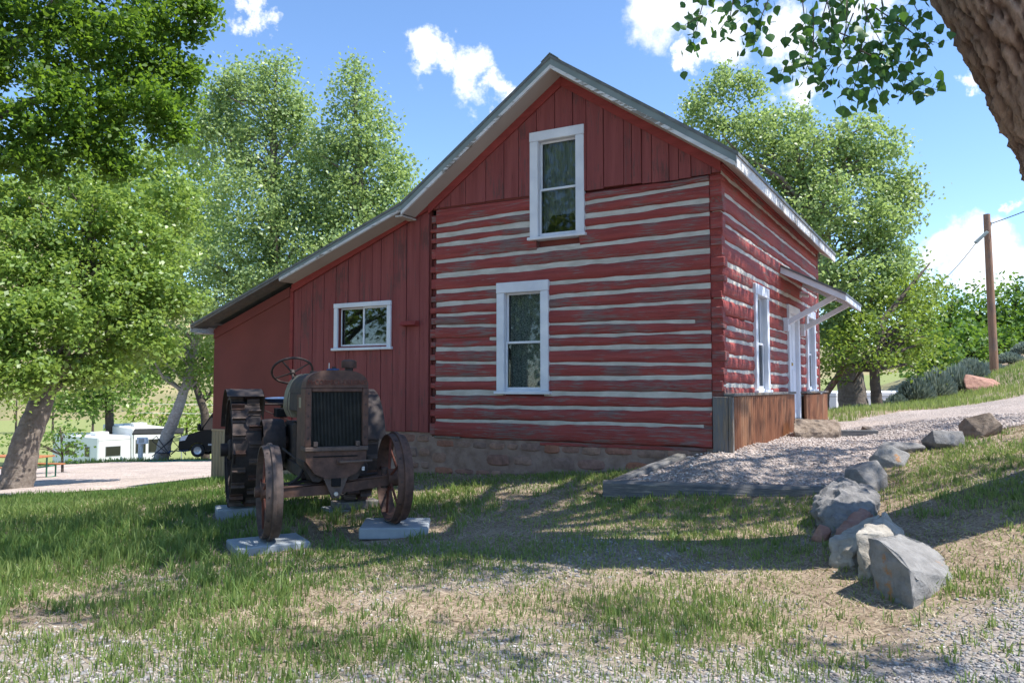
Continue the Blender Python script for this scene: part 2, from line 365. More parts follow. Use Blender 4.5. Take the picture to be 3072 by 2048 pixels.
mat_leaf_near = leaf_mat('near_leaf', (0.0405, 0.1148, 0.0297), (0.0743, 0.1823, 0.0473), (0.1215, 0.2700, 0.0270), .30, .40, .45)
mat_leaf_yel = leaf_mat('yellow_green_leaf', (.09, .165, .026), (.22, .32, .06), (.32, .44, .06), .44, .4, .45)
mat_leaf_bush = leaf_mat('dark_bush_leaf', (.05, .12, .022), (.13, .24, .045), (.22, .38, .04), .38, .4, .45)
mat_sage = leaf_mat('sage_leaf', (.17, .215, .18), (.30, .36, .31), (.24, .29, .22), .25, .2, .7)
mat_grass = leaf_mat('grass_blade', (.085, .18, .042), (.32, .37, .13), (.32, .43, .10), .42, .3, .5, dry=(.46, .40, .22))
mat_straw = leaf_mat('dry_straw', (.24, .19, .13), (.52, .45, .33), (.22, .17, .09), .2, .1, .8)
mat_bark = rock_mat('cottonwood_bark', (.15, .085, .058), (.31, .20, .145))
mat_barkgrey = rock_mat('grey_bark', (.13, .105, .085), (.27, .23, .20))
mat_barkpale = rock_mat('pale_bark', (.26, .23, .20), (.46, .42, .38))
mat_barkdark = rock_mat('dark_bark', (.055, .042, .033), (.12, .095, .075))
# ------------------------------------------------------------------ terrain
TH = math.atan2(1354, math.hypot(2400, 136)); UX = np.array([math.cos(TH), -math.sin(TH)]); UY = np.array([math.sin(TH), math.cos(TH)])
HC = np.array([2.46122448, 9.8])
def h2w(x, y): p = HC + UX * x + UY * y; return float(p[0]), float(p[1])
def w2h(X, Y):
    dx = X - HC[0]; dy = Y - HC[1]; return dx * UX[0] + dy * UX[1], dx * UY[0] + dy * UY[1]
ctl = [(0, 0, 0), (-3, 3, -.02), (3, 2.5, .04), (0, 4, 0), (-4, 5, 0), (-8, 6, -.12), (2.3, 5.3, .02), (3.3, 5, .16), (3.8, 6.7, .46), (5, 5, .42), (4.6, 7.4, .68),
       (6, 8, .85), (8, 6, .85), (-2.3, 7.6, -.05), (-1.15, 7.95, .03), (-3.2, 9.4, -.04), (-1.8, 10, -.02), (0, 7.5, .09), (2.2, 7.4, .15), (2.2, 8.1, .21), (1.1, 8.75, .21), (-.6, 9.3, .14),
       (3.2, 8.7, .42), (4.6, 10.5, .68), (7, 12, .95), (-8.3, 13, -.36), (-7, 10, -.22), (-10, 18, -.8), (-14, 25, -1.4), (-16, 43, -2.55), (-8, 43, -2.4), (-22, 43, -2.6),
       (-31, 60, -5.2), (-20, 60, -5.0), (-12, 58, -4.9), (-40, 80, -5.6), (-10, 80, -5.4), (20, 80, -2.5), (-50, 150, -5.5), (0, 150, -5), (70, 150, 4), (-150, 400, -5), (150, 400, 8), (0, 400, -4),
       (10.1, 20, .88), (13.4, 22, 1.1), (16.5, 28, 1.32), (19.5, 33, 1.9), (24, 38, 2.8), (30, 50, 3.4), (15, 28, 1.05), (18, 33, 1.5), (8.5, 19, .82), (11, 24, .78), (13, 38, -1.6), (18, 41, -1.5), (9, 32, -.9), (24, 52, 1.6),
       (14, 14, 1.5), (20, 20, 2.4), (40, 30, 5), (-12, 10, -.45), (-20, 20, -1.5), (-25, 8, -1), (0, -10, 0), (12, -10, .8), (-12, -10, -.4), (60, -20, 4), (-60, -20, -3), (-80, 40, -5), (300, 100, 15), (-300, 100, -6)]
for hx, hy, z in ((-4.21, 0, .16), (-2.2, 0, .30), (-1.4, 0, .36), (-.34, 0, .52), (.15, -.05, .60), (-6.8, 0, .0), (-8.85, 0, -.20), (.9, 4, .68), (.3, 4, .70), (.4, 7.6, .72), (.3, 2, .66), (-4, 8, .1), (-9, 8, -.5), (-4.5, 12, .1), (1, 10.5, .75)):
    X, Y = h2w(hx, hy); ctl.append((X, Y, z))
ctl = np.array(ctl, float)
def rbf_k(d, c=1.2): return np.sqrt(d * d + c * c)
_d = np.hypot(ctl[:, None, 0] - ctl[None, :, 0], ctl[:, None, 1] - ctl[None, :, 1]); _n = len(ctl)
_A = np.zeros((_n + 1, _n + 1)); _A[:_n, :_n] = rbf_k(_d); _A[:_n, _n] = 1; _A[_n, :_n] = 1
_w = np.linalg.solve(_A, np.append(ctl[:, 2], 0))
def tz(X, Y):
    X = np.asarray(X, float); Y = np.asarray(Y, float); sh = np.broadcast(X, Y).shape
    x = np.broadcast_to(X, sh).ravel(); y = np.broadcast_to(Y, sh).ravel(); out = np.full(x.shape, _w[_n])
    for i in range(_n): out = out + _w[i] * rbf_k(np.hypot(x - ctl[i, 0], y - ctl[i, 1]))
    rough = (fbm(x, y, 1.3, 3) - .5) * .07 + (vnoise(x, y, .35, 9) - .5) * .018
    return (out + rough).reshape(sh)
def tz1(X, Y): return float(tz(np.array([X]), np.array([Y]))[0])
def ground(px, py):
    r = ray(px, py); t = np.linspace(2.5, 90, 3000); P = r[None, :] * t[:, None] + np.array([0, 0, EYE]); dz = P[:, 2] - tz(P[:, 0], P[:, 1])
    i = int(np.argmax(dz < 0)); return P[i] if dz[i] < 0 else P[-1]
def graded(lo, hi, n0, fine):
    """coordinates: step `fine` in lo..hi then growing outwards"""
    c = list(np.arange(lo, hi, fine)); s = fine
    while c[-1] < 700: s *= 1.13; c.append(c[-1] + s)
    s = fine
    while c[0] > -700: s *= 1.13; c.insert(0, c[0] - s)
    return np.array(c)
gx = graded(-11, 9, 0, .11); gy = graded(2.5, 15, 0, .11)
GX, GY = np.meshgrid(gx, gy); GZ = tz(GX, GY); hx_, hy_ = w2h(GX, GY)
GZ = np.where((hx_ > -8.5) & (hx_ < -.1) & (hy_ > .25) & (hy_ < 7.2), np.minimum(GZ, -.2), GZ)
nx, ny = len(gx), len(gy); idx = np.arange(nx * ny).reshape(ny, nx)
F = np.stack([idx[:-1, :-1], idx[:-1, 1:], idx[1:, 1:], idx[1:, :-1]], -1).reshape(-1, 4)
fld = np.clip((GY - 46) / 10, 0, 1)
def lerp(a, b, t): return a + (b - a) * t
def seg_dist(X, Y, pts):
    d = np.full(np.shape(X), 1e9)
    for (ax, ay), (bx, by) in zip(pts[:-1], pts[1:]):
        vx, vy = bx - ax, by - ay; t = np.clip(((X - ax) * vx + (Y - ay) * vy) / (vx * vx + vy * vy), 0, 1)
        d = np.minimum(d, np.hypot(X - ax - t * vx, Y - ay - t * vy))
    return d
def inpoly(X, Y, poly):
    r = np.zeros(np.shape(X), bool); n = len(poly)
    for i in range(n):
        (ax, ay), (bx, by) = poly[i], poly[(i + 1) % n]
        c = ((ay > Y) != (by > Y)) & (X < (bx - ax) * (Y - ay) / (by - ay + 1e-12) + ax); r ^= c
    return r
# pebble cover in the foreground lawn: gravel spreading in from the camera's side and over the right shoulder
def peb_mask(X, Y):
    base = np.clip((5.2 - Y) / 1.3, 0, 1) * .75 + np.clip((4.3 - Y) / 1.0, 0, 1) * .35
    base = base * np.clip(.75 + .35 * X, .30, 1.15)
    base = np.maximum(base, np.clip(1 - np.hypot((X - 3.5) / 1.3, (Y - 4.3) / 1.0), 0, 1) * 1.2)
    base = base + np.clip(1 - np.hypot((X - .3) / 2.2, (Y - 6.3) / 1.2), 0, 1) * .22
    return np.clip(base * 1.25 + (fbm(X, Y, .9, 21) - .5) * 1.5, 0, 1)
# green lushness of the lawn
def lush(X, Y):
    v = np.clip((-X - .5) / 2.5, 0, 1) * np.clip((Y - 4.8) / 1.2, 0, 1) * .36 + .31
    v = v + np.clip(1 - abs(Y - 8.6) / 1.0, 0, 1) * np.clip((X + 1) / 1, 0, 1) * np.clip((3.2 - X) / 1, 0, 1) * .35
    v = v - np.clip(1 - np.hypot((X - 1.8) / 2.3, (Y - 6.5) / 1.1), 0, 1) * .25
    v = v - np.clip(1 - np.hypot((X + 1.9) / 1.1, (Y - 8.5) / 1.4), 0, 1) * .75      # worn soil under the tractor
    v = v - np.clip((X - 2.9) / .6, 0, 1) * .08
    return np.clip(v + (fbm(X, Y, 1.1, 31) - .5) * 1.35, 0, 1)
def ground_mat():
    m, nt, b = newmat('lawn_soil'); N, L = nt.nodes, nt.links
    a1 = N.new('ShaderNodeAttribute'); a1.attribute_name = 'peb'; a2 = N.new('ShaderNodeAttribute'); a2.attribute_name = 'field'; a3 = N.new('ShaderNodeAttribute'); a3.attribute_name = 'lush'
    n = noise_in(nt, 3, (1, 1, 1), 10, .7, False); n2 = noise_in(nt, 40, (1, 1, 1), 5, .7, False)
    soil = ramp(nt, n2.outputs[0], [(.25, (.13, .098, .072)), (.48, (.30, .235, .175)), (.7, (.50, .425, .325))])
    tint = ramp(nt, n.outputs[0], [(.3, (.62, .58, .55)), (.7, (1.1, 1.08, 1.05))])
    mu = N.new('ShaderNodeMix'); mu.data_type = 'RGBA'; mu.blend_type = 'MULTIPLY'; mu.inputs['Factor'].default_value = 1
    L.new(soil.outputs[0], mu.inputs['A']); L.new(tint.outputs[0], mu.inputs['B'])
    lf = ramp(nt, a3.outputs['Fac'], [(.35, (0, 0, 0)), (.9, (.62, .62, .62))])
    c = mixc(nt, lf.outputs[0], mu.outputs['Result'], (.075, .085, .035))
    vo = N.new('ShaderNodeTexVoronoi'); vo.inputs['Scale'].default_value = 46; tcn = N.new('ShaderNodeTexCoord'); L.new(tcn.outputs['Object'], vo.inputs['Vector'])
    pc = ramp(nt, vo.outputs['Color'], [(.1, (.17, .165, .165)), (.5, (.30, .285, .275)), (.9, (.43, .41, .395))])
    c = mixc(nt, a1.outputs['Fac'], c, pc.outputs[0])
    fc = ramp(nt, n.outputs[0], [(.3, (.17, .21, .07)), (.7, (.27, .29, .12))]); c = mixc(nt, a2.outputs['Fac'], c, fc.outputs[0])
    L.new(c, b.inputs['Base Color']); b.inputs['Roughness'].default_value = .95; b.inputs['Specular IOR Level'].default_value = .15
    bump(nt, b, n2.outputs[0], .8, .02); return m
lawn = np_mesh('ground', np.stack([GX, GY, GZ], -1).reshape(-1, 3), F, ground_mat(), smooth=True,
               attrs={'peb': peb_mask(GX, GY).ravel(), 'field': fld.ravel(), 'lush': lush(GX, GY).ravel()})
tag(lawn, kind='structure')
def gravel_mat(name, c0, c1, c2, sc=30):
    m, nt, b = newmat(name); N, L = nt.nodes, nt.links; tcn = N.new('ShaderNodeTexCoord')
    vo = N.new('ShaderNodeTexVoronoi'); vo.inputs['Scale'].default_value = sc; L.new(tcn.outputs['Object'], vo.inputs['Vector'])
    n = noise_in(nt, .7, (1, 1, 1), 8, .65, False); r = ramp(nt, vo.outputs['Color'], [(.1, c0), (.5, c1), (.9, c2)])
    t = ramp(nt, n.outputs[0], [(.3, (.72, .70, .68)), (.7, (1.12, 1.08, 1.04))]); mu = N.new('ShaderNodeMix'); mu.data_type = 'RGBA'; mu.blend_type = 'MULTIPLY'; mu.inputs['Factor'].default_value = 1
    L.new(r.outputs[0], mu.inputs['A']); L.new(t.outputs[0], mu.inputs['B']); L.new(mu.outputs['Result'], b.inputs['Base Color'])
    b.inputs['Roughness'].default_value = .95; iv = N.new('ShaderNodeMath'); iv.operation = 'SUBTRACT'; iv.inputs[0].default_value = 1; L.new(vo.outputs['Distance'], iv.inputs[1])
    bump(nt, b, iv.outputs[0], 1, .03); return m
mat_gravel = gravel_mat('drive_gravel', (.26, .22, .205), (.40, .345, .32), (.54, .48, .45), 34)
mat_gravel2 = gravel_mat('road_gravel', (.34, .28, .25), (.45, .38, .345), (.55, .48, .44), 20)
def sheet(name, mask, x0, x1, y0, y1, res, off, mat):
    xs = np.arange(x0, x1, res); ys = np.arange(y0, y1, res); X, Y = np.meshgrid(xs, ys); mk = mask(X, Y); Z = tz(X, Y) + (off(X, Y) if callable(off) else off)
    id_ = np.arange(X.size).reshape(X.shape); c = mk[:-1, :-1] & mk[:-1, 1:] & mk[1:, 1:] & mk[1:, :-1]
    F_ = np.stack([id_[:-1, :-1], id_[:-1, 1:], id_[1:, 1:], id_[1:, :-1]], -1)[c]
    u, inv = np.unique(F_, return_inverse=True); V = np.stack([X, Y, Z], -1).reshape(-1, 3)[u]
    o = np_mesh(name, V, inv.reshape(F_.shape), mat, smooth=True); tag(o, kind='structure'); return o
BEAM_A = np.array(at(1812, 1468, 9.05)[:2]); BEAM_B = np.array(at(2470, 1470, 8.35)[:2])
BEAM_C = np.array(h2w(-.36, -.14))
drive_poly = [(BEAM_A[0] - .02, BEAM_A[1] - .06), (BEAM_B[0], BEAM_B[1] - .08), (3.3, 8.3), (4.2, 9.1), (5.2, 9.9), (6.6, 10.6), (9, 11.6), (14, 13.5), (22, 17), (22, 22.5), (14.3, 22.3), (10.6, 19.8), (8.0, 18.4), h2w(.6, 9.0), h2w(.1, 7.4), h2w(.1, .05), tuple(BEAM_C)]
def drive_mask(X, Y):
    j = (fbm(X, Y, .8, 41) - .5) * .5 * np.clip((Y - 9) / 3, 0, 1); return inpoly(X + j, Y + j, drive_poly)
def drive_off(X, Y):
    d = seg_dist(X, Y, [tuple(BEAM_A), tuple(BEAM_B)]); d2 = seg_dist(X, Y, [tuple(BEAM_A), tuple(BEAM_C)])
    return .02 + .11 * np.clip(1 - d / 2.2, 0, 1) * np.clip((2.95 - X) / .5, 0, 1) - .06 * np.clip(1 - d / .14, 0, 1)
sheet('gravel_drive', drive_mask, .5, 22, 7.5, 23, .1, drive_off, mat_gravel)
def road_mask(X, Y):
    edge = 13.05 + (X + 8.3) * .12 + (fbm(X, Y, 1.2, 43) - .5) * .9
    hx, hy = w2h(X, Y); far = 43.5 + (X + 12) * .12 - np.clip(-X - 19, 0, 20) * 1.2
    return (Y > edge) & (Y < far) & ~((hx > -9.3) & (hy < 9)) & (X > -40)
sheet('gravel_road', road_mask, -36, 4, 12, 48, .16, .03, mat_gravel2)
# far hills beyond the field
hxs = np.linspace(-420, 420, 120); hys = np.linspace(170, 520, 40); HX, HY = np.meshgrid(hxs, hys)
HZ = -8 + np.clip((HY - 180) / 200, 0, 1) ** .8 * (np.clip(-(HX + HY * .30) / 160, 0, 1) * 85 + 14 + 26 * fbm(HX, HY, 120, 5)) + 10 * (fbm(HX, HY, 30, 8) - .5) * np.clip((HY - 190) / 60, 0, 1)
hid = np.arange(HX.size).reshape(HX.shape); HF = np.stack([hid[:-1, :-1], hid[:-1, 1:], hid[1:, 1:], hid[1:, :-1]], -1).reshape(-1, 4)
mat_hill = simple('scrub_hill', (.13, .14, .06), (.30, .25, .13), .06, rough=1, bst=.3, bdist=1.0, objrand=False, detail=10)
tag(np_mesh('hills', np.stack([HX, HY, HZ], -1).reshape(-1, 3), HF, mat_hill, smooth=True), kind='structure')

# ------------------------------------------------------------------ the house
house = empty('log_house', (float(HC[0]), float(HC[1]), 0), -TH)
tag(house, 'red log house with pale chinking, gabled roof and lean-to shed', 'house')
FX0, FX1 = -4.225, .13          # log wall ends along the front
Lz = [4.037, 3.846, 3.70, 3.549, 3.304, 3.091, 2.855, 2.665, 2.507, 2.345, 2.135, 1.997, 1.814, 1.558, 1.371, 1.161, .965, .725]
Rz = [4.10, 3.97, 3.761, 3.592, 3.363, 3.127, 2.875, 2.701, 2.503, 2.262, 2.125, 1.953, 1.723, 1.568, 1.348, 1.177, .97, .70]
Tz = [.05, .056, .07, .055, .055, .078, .062, .062, .045, .042, .045, .065, .045, .055, .078, .056, .05, 0]
FW = [(-2.98, -2.33, 1.36, 2.86), (-2.44, -1.78, 3.49, 4.94)]         # openings in the front logs
def wavy(seed, n, amp, L):
    r = np.random.default_rng(seed + 5000); x = np.linspace(0, 1, n); y = np.zeros(n)
    for k, a in ((2, .5), (5, .35), (11, .3), (23, .2)):
        y += a * np.sin(x * k * L * .8 + r.uniform(0, 6.28)) * r.uniform(.5, 1)
    j = r.normal(size=n); j = (j + np.roll(j, 1)) * .5
    return (y + j * .45) * amp
def log_mesh(u0, u1, zb, zt, zb2, zt2, seed, depth=.16, amp=.0105, face=.0):
    """hewn timber from u0 to u1 (z edges run from zb/zt to zb2/zt2); (u, inward, z) points"""
    L = u1 - u0; n = max(3, int(L / .11)); mb = MB(); us = np.linspace(u0, u1, n); t = (us - u0) / max(L, 1e-6)
    b = zb + (zb2 - zb) * t + wavy(seed, n, amp, L); tp = zt + (zt2 - zt) * t + wavy(seed + 1, n, amp, L); f = face + wavy(seed + 2, n, .006, L) * 1.0; f2 = face + wavy(seed + 3, n, .007, L)
    V = []
    for i in range(n):
        h = tp[i] - b[i]; c = min(.022, h * .25)
        V += [(us[i], depth, b[i]), (us[i], face + c, b[i]), (us[i], f[i], b[i] + c), (us[i], f2[i] - .004, b[i] + h * .5), (us[i], f[i], tp[i] - c), (us[i], face + c, tp[i]), (us[i], depth, tp[i])]
    F_ = []
    for i in range(n - 1):
        for k in range(6): F_.append((i * 7 + k, i * 7 + k + 1, i * 7 + 8 + k, i * 7 + 7 + k))
    F_ += [tuple(range(7)), tuple((n - 1) * 7 + k for k in range(7))[::-1]]
    return mb.add(V, F_)
def place(mb, wall):
    if wall == 'front': return mb.mapped(lambda p: (p[0], p[1], p[2]))
    return mb.mapped(lambda p: (FX1 - p[1], p[0], p[2]))
def segs(u0, u1, zlo, zhi, openings):
    S = [(u0, u1)]
    for a, b, z0, z1 in openings:
        if min(zhi, z1) - max(zlo, z0) > .0:
            T = []
            for s, e in S:
                if b <= s or a >= e: T.append((s, e)); continue
                if a > s: T.append((s, a))
                if b < e: T.append((b, e))
            S = T
    return S
NB0, NB1 = -4.125, -.02         # log bodies; the notched corner strips lie outside
def zl(i, u, s=0): t = (u - NB0) / (NB1 - NB0); return Lz[i] + (Rz[i] - Lz[i]) * t + s * Tz[i] / 2
prev_tab = {}
tabs = []
for i in range(len(Lz) - 1):
    top_l, top_r = (Lz[i] - Tz[i] / 2 + .005, Rz[i] - Tz[i] / 2 + .005); bot_l, bot_r = (Lz[i + 1] + Tz[i + 1] / 2 - .005 * (i < 16), Rz[i + 1] + Tz[i + 1] / 2 - .005 * (i < 16))
    zc = (top_l + bot_l) / 2
    for s, e in segs(NB0, NB1, min(bot_l, bot_r) + .02, max(top_l, top_r) - .02, FW):
        tl = (s - NB0) / (NB1 - NB0); tr = (e - NB0) / (NB1 - NB0)
        place(log_mesh(s, e, bot_l + (bot_r - bot_l) * tl, top_l + (top_r - top_l) * tl, bot_l + (bot_r - bot_l) * tr, top_l + (top_r - top_l) * tr, i * 10 + int(s * 3), face=random.uniform(-.006, .006)), 'front').build('log', mat_log, house, True, 50)
    # the notched tongue of each log at both corners
    for sgn, (a, b), zt_, zb_ in ((1, (NB1, FX1 + random.uniform(-.012, .03)), top_r, bot_r), (-1, (FX0 - random.uniform(-.01, .02), NB0), top_l, bot_l)):
        h = zt_ - zb_; lo = zb_ + h * random.uniform(.05, .22); hi = zt_ - h * random.uniform(.05, .3)
        MB().box(a + .002 * (sgn > 0), b - .002 * (sgn < 0), random.uniform(.004, .014), .16, lo, hi, .010).build('log', mat_log, house)
        tabs.append((sgn, lo, hi))
for sgn in (1, -1):                                       # ends of the side wall's logs between the tongues
    T = sorted([t for t in tabs if t[0] == sgn], key=lambda t: t[1])
    for (s0, l0, h0), (s1, l1, h1) in zip(T[:-1], T[1:]):
        if l1 - h0 < .02: continue
        if sgn > 0: MB().box(NB1 + .004, FX1 - .012 - random.uniform(0, .01), random.uniform(.030, .052), .15, h0 + .004, l1 - .004, .009).build('log_end', mat_logend, house)
        else: MB().box(FX0 + .012, NB0 - .004, random.uniform(.030, .052), .15, h0 + .004, l1 - .004, .009).build('log_end', mat_logend, house)
# chinking strips between the logs
def chink(u0, u1, zA, zB, t, wall, seed, mat=None):
    L = u1 - u0; n = max(3, int(L / .09)); us = np.linspace(u0, u1, n); tt = (us - u0) / L; zc = zA + (zB - zA) * tt; V = []; ff = wavy(seed, n, .006, L)
    for i in range(n):
        y = .012 + ff[i]
        V += [(us[i], .12, zc[i] - t / 2 - .03), (us[i], y + .012, zc[i] - t / 2 - .018), (us[i], y, zc[i]), (us[i], y + .012, zc[i] + t / 2 + .018), (us[i], .12, zc[i] + t / 2 + .03)]
    F_ = [(i * 5 + k, i * 5 + k + 1, i * 5 + 6 + k, i * 5 + 5 + k) for i in range(n - 1) for k in range(4)]
    F_ += [tuple(range(5)), tuple((n - 1) * 5 + k for k in range(5))[::-1]]
    place(MB().add(V, F_), wall).build('chinking' if mat is None else 'log', mat or mat_chink, house, True, 60)
for i in range(1, len(Lz) - 1):
    for s, e in segs(NB0 + .003, NB1 - .003, min(Lz[i], Rz[i]), max(Lz[i], Rz[i]), FW):
        if i == 10 and s < -3.2: chink(s, -3.205, zl(i, s), zl(i, -3.2), .03, 'front', 3, mat_log); s = -3.2
        if i == 16: chink(-.125, e, zl(i, -.12), zl(i, e), .04, 'front', 4, mat_log); e = -.13
        if i == 9 and e > -1: chink(-.215, e, zl(i, -.2), zl(i, e), .04, 'front', 5, mat_log); e = -.22
        if e - s > .05: chink(s, e, zl(i, s), zl(i, e), Tz[i], 'front', i * 7)
MB().box(NB0, -2.5, -.004, .14, 3.99, 4.085, .008).build('log', mat_log, house)
# inner wall that closes the gaps, behind the logs
core = MB(); W2 = .155
fz0, fz1 = .62, 4.15
def holed(mb, u0, u1, z0, z1, ops, d0, d1, wall):
    us = sorted({u0, u1, *[o[0] for o in ops], *[o[1] for o in ops]}); zs = sorted({z0, z1, *[o[2] for o in ops], *[o[3] for o in ops]})
    for a, b in zip(us[:-1], us[1:]):
        for c, d in zip(zs[:-1], zs[1:]):
            m_ = ((a + b) / 2, (c + d) / 2)
            if any(o[0] < m_[0] < o[1] and o[2] < m_[1] < o[3] for o in ops) or not (z0 <= m_[1] <= z1): continue
            q = MB().box(a, b, d0, d1, c, d); place(q, wall); mb.add(q.v, q.f)
SW = [(1.74, 2.46, 1.42, 2.80), (4.26, 5.03, .90, 2.72), (6.0, 6.79, 1.42, 2.80)]      # side openings
SL = 7.56
holed(core, FX0 + .16, FX1 - .16, fz0, 4.12, FW, .10, .15, 'front')
holed(core, .16, SL, .6, 4.2, SW, .10, .15, 'side')
core.box(FX0, FX0 + .15, .16, SL, .0, 4.15); core.box(FX0, FX1, SL - .15, SL, 0, 4.15)
core.build('wall', mat_shedred, house)
# side logs
Sz = [4.28, 4.111, 3.871, 3.629, 3.477, 3.27, 2.993, 2.794, 2.556, 2.345, 2.188, 2.036, 1.84, 1.653, 1.466, 1.28, 1.09, .90, .70]
St = [0, .042, .042, .046, .036, .042, .05, .045, .05, .018, .05, .05, .046, .046, .05, .04, .04, .04, 0]
for i in range(len(Sz) - 1):
    t_, b_ = Sz[i] - St[i] / 2 + .004, Sz[i + 1] + St[i + 1] / 2 - .004
    for s, e in segs(.03, SL, b_ + .02, t_ - .02, SW):
        place(log_mesh(s, e, b_, t_, b_, t_, 500 + i * 11 + int(s * 5), amp=.011, face=random.uniform(-.005, .008)), 'side').build('log', mat_log_side, house, True, 50)
    if i:
        for s, e in segs(.04, SL - .01, Sz[i] - .01, Sz[i] + .01, SW):
            if i == 9 and s < 1: s = 1.2
            chink(s, e, Sz[i], Sz[i], St[i], 'side', 900 + i)

# windows: casing is the part, sash rails, panes, sill and curtain are its pieces
def wmap(wall):
    return (lambda p: (p[0], p[1], p[2])) if wall == 'front' else (lambda p: (FX1 - p[1], p[0], p[2]))
def window(wall, u0, u1, z0, z1, tw, th, split='h', curtain='lace', y0=-.035, sillw=.03, yb=.10):
    mp = wmap(wall); w = MB()
    w.box(u0, u0 + tw, y0, .02, z0 + .03, z1 - th, .005).box(u1 - tw, u1, y0, .02, z0 + .03, z1 - th, .005).box(u0 - .004, u1 + .004, y0 - .006, .02, z1 - th + .002, z1, .006)
    a, b, c, d = u0 + tw - .012, u1 - tw + .012, z0 + .05, z1 - th + .012
    w.box(a - .03, a, .021, yb + .03, c - .03, d + .03).box(b, b + .03, .021, yb + .03, c - .03, d + .03).box(a, b, .021, yb + .03, d, d + .03).box(a, b, .021, yb + .03, c - .03, c)
    o = w.mapped(mp).build('window', mat_white, house)
    MB().box(u0 - sillw, u1 + sillw, y0 - .03, yb - .01, z0 - .012, z0 + .029, .006).mapped(mp).build('sill', mat_white, o)
    r = .032; ym = yb - .035; s = MB()
    def fr(a_, b_, c_, d_, y_):
        s.box(a_, a_ + r, y_, y_ + .03, c_, d_, .004).box(b_ - r, b_, y_, y_ + .03, c_, d_, .004).box(a_ + r + .0005, b_ - r - .0005, y_, y_ + .03, c_, c_ + r, .004).box(a_ + r + .0005, b_ - r - .0005, y_, y_ + .03, d_ - r, d_, .004)
        MB().box(a_ + r * .6, b_ - r * .6, y_ + .012, y_ + .016, c_ + r * .6, d_ - r * .6).mapped(mp).build('pane', mat_glass, o)
    if split == 'h':
        m_ = c + (d - c) * .48; fr(a + .002, b - .002, c + .002, m_ + .02, ym - .032); fr(a + .003, b - .003, m_ - .012, d - .002, ym)
    else:
        m_ = (a + b) / 2; fr(a + .002, m_ + .02, c + .002, d - .002, ym); fr(m_ - .014, b - .002, c + .003, d - .003, ym - .032)
    s.mapped(mp).build('sash', mat_white, o)
    # curtain hanging behind the glass and the dim room behind it
    if curtain:
        n = 60; us = np.linspace(a + .01, b - .01, n); V = []
        for k, u in enumerate(us):
            yy = yb + .07 + .014 * math.sin(k * 1.1) + .008 * math.sin(k * .37)
            if curtain == 'parted':
                e = abs((u - (a + b) / 2) / ((b - a) / 2)); z_lo = d - (d - c) * (.25 + .75 * e ** .6); V += [(u, yy, min(z_lo, c + .3)), (u, yy, d)]
            else: V += [(u, yy, c), (u, yy, d)]
        F_ = [(2 * k, 2 * k + 2, 2 * k + 3, 2 * k + 1) for k in range(n - 1)]
        MB().add(V, F_).mapped(mp).build('curtain', mat_lace if curtain == 'lace' else mat_drape, o, True)
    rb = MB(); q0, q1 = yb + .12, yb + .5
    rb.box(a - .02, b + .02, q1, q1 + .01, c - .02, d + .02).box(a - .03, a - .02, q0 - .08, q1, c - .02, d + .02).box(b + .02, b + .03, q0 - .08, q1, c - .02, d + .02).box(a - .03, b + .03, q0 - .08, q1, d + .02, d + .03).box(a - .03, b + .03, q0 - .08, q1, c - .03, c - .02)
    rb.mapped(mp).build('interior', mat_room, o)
    return o
tag(window('front', -3.06, -2.245, 1.36, 2.915, .12, .15), 'lower front window with lace curtain')
tag(window('front', -2.525, -1.70, 3.485, 4.99, .125, .135, curtain='parted'), 'gable window with parted curtain')
window('side', 1.66, 2.545, 1.375, 2.907, .13, .15)
window('side', 5.92, 6.88, 1.375, 2.91, .13, .15)
# door in the side wall
dm = wmap('side')
dr = MB().box(4.14, 4.275, -.03, .12, .90, 2.70, .006).box(5.015, 5.15, -.03, .12, .90, 2.70, .006).box(4.13, 5.16, -.035, .12, 2.702, 2.832, .006).mapped(dm).build('door_frame', mat_white, house)
ds = MB().box(4.277, 5.013, .03, .075, .905, 2.698, .004).mapped(dm).build('door', mat_white, house)
for (a, b, c, d) in ((4.36, 4.60, 1.05, 1.75), (4.69, 4.93, 1.05, 1.75), (4.36, 4.60, 1.90, 2.60), (4.69, 4.93, 1.90, 2.60)):
    MB().box(a, b, .022, .03, c, d, .006).mapped(dm).build('panel', mat_white, ds)
MB().ring((FX1 - .02, 4.335, 1.83), (1, 0, 0), [(1e-4, 0), (.012, 0), (.012, .025), (.028, .035), (.03, .05), (.018, .065), (1e-4, .068)], 14, False).build('door_knob', mat_brass, ds, True)
MB().box(4.12, 5.17, -.06, .12, .855, .898, .008).mapped(dm).build('threshold', mat_greywood, house)

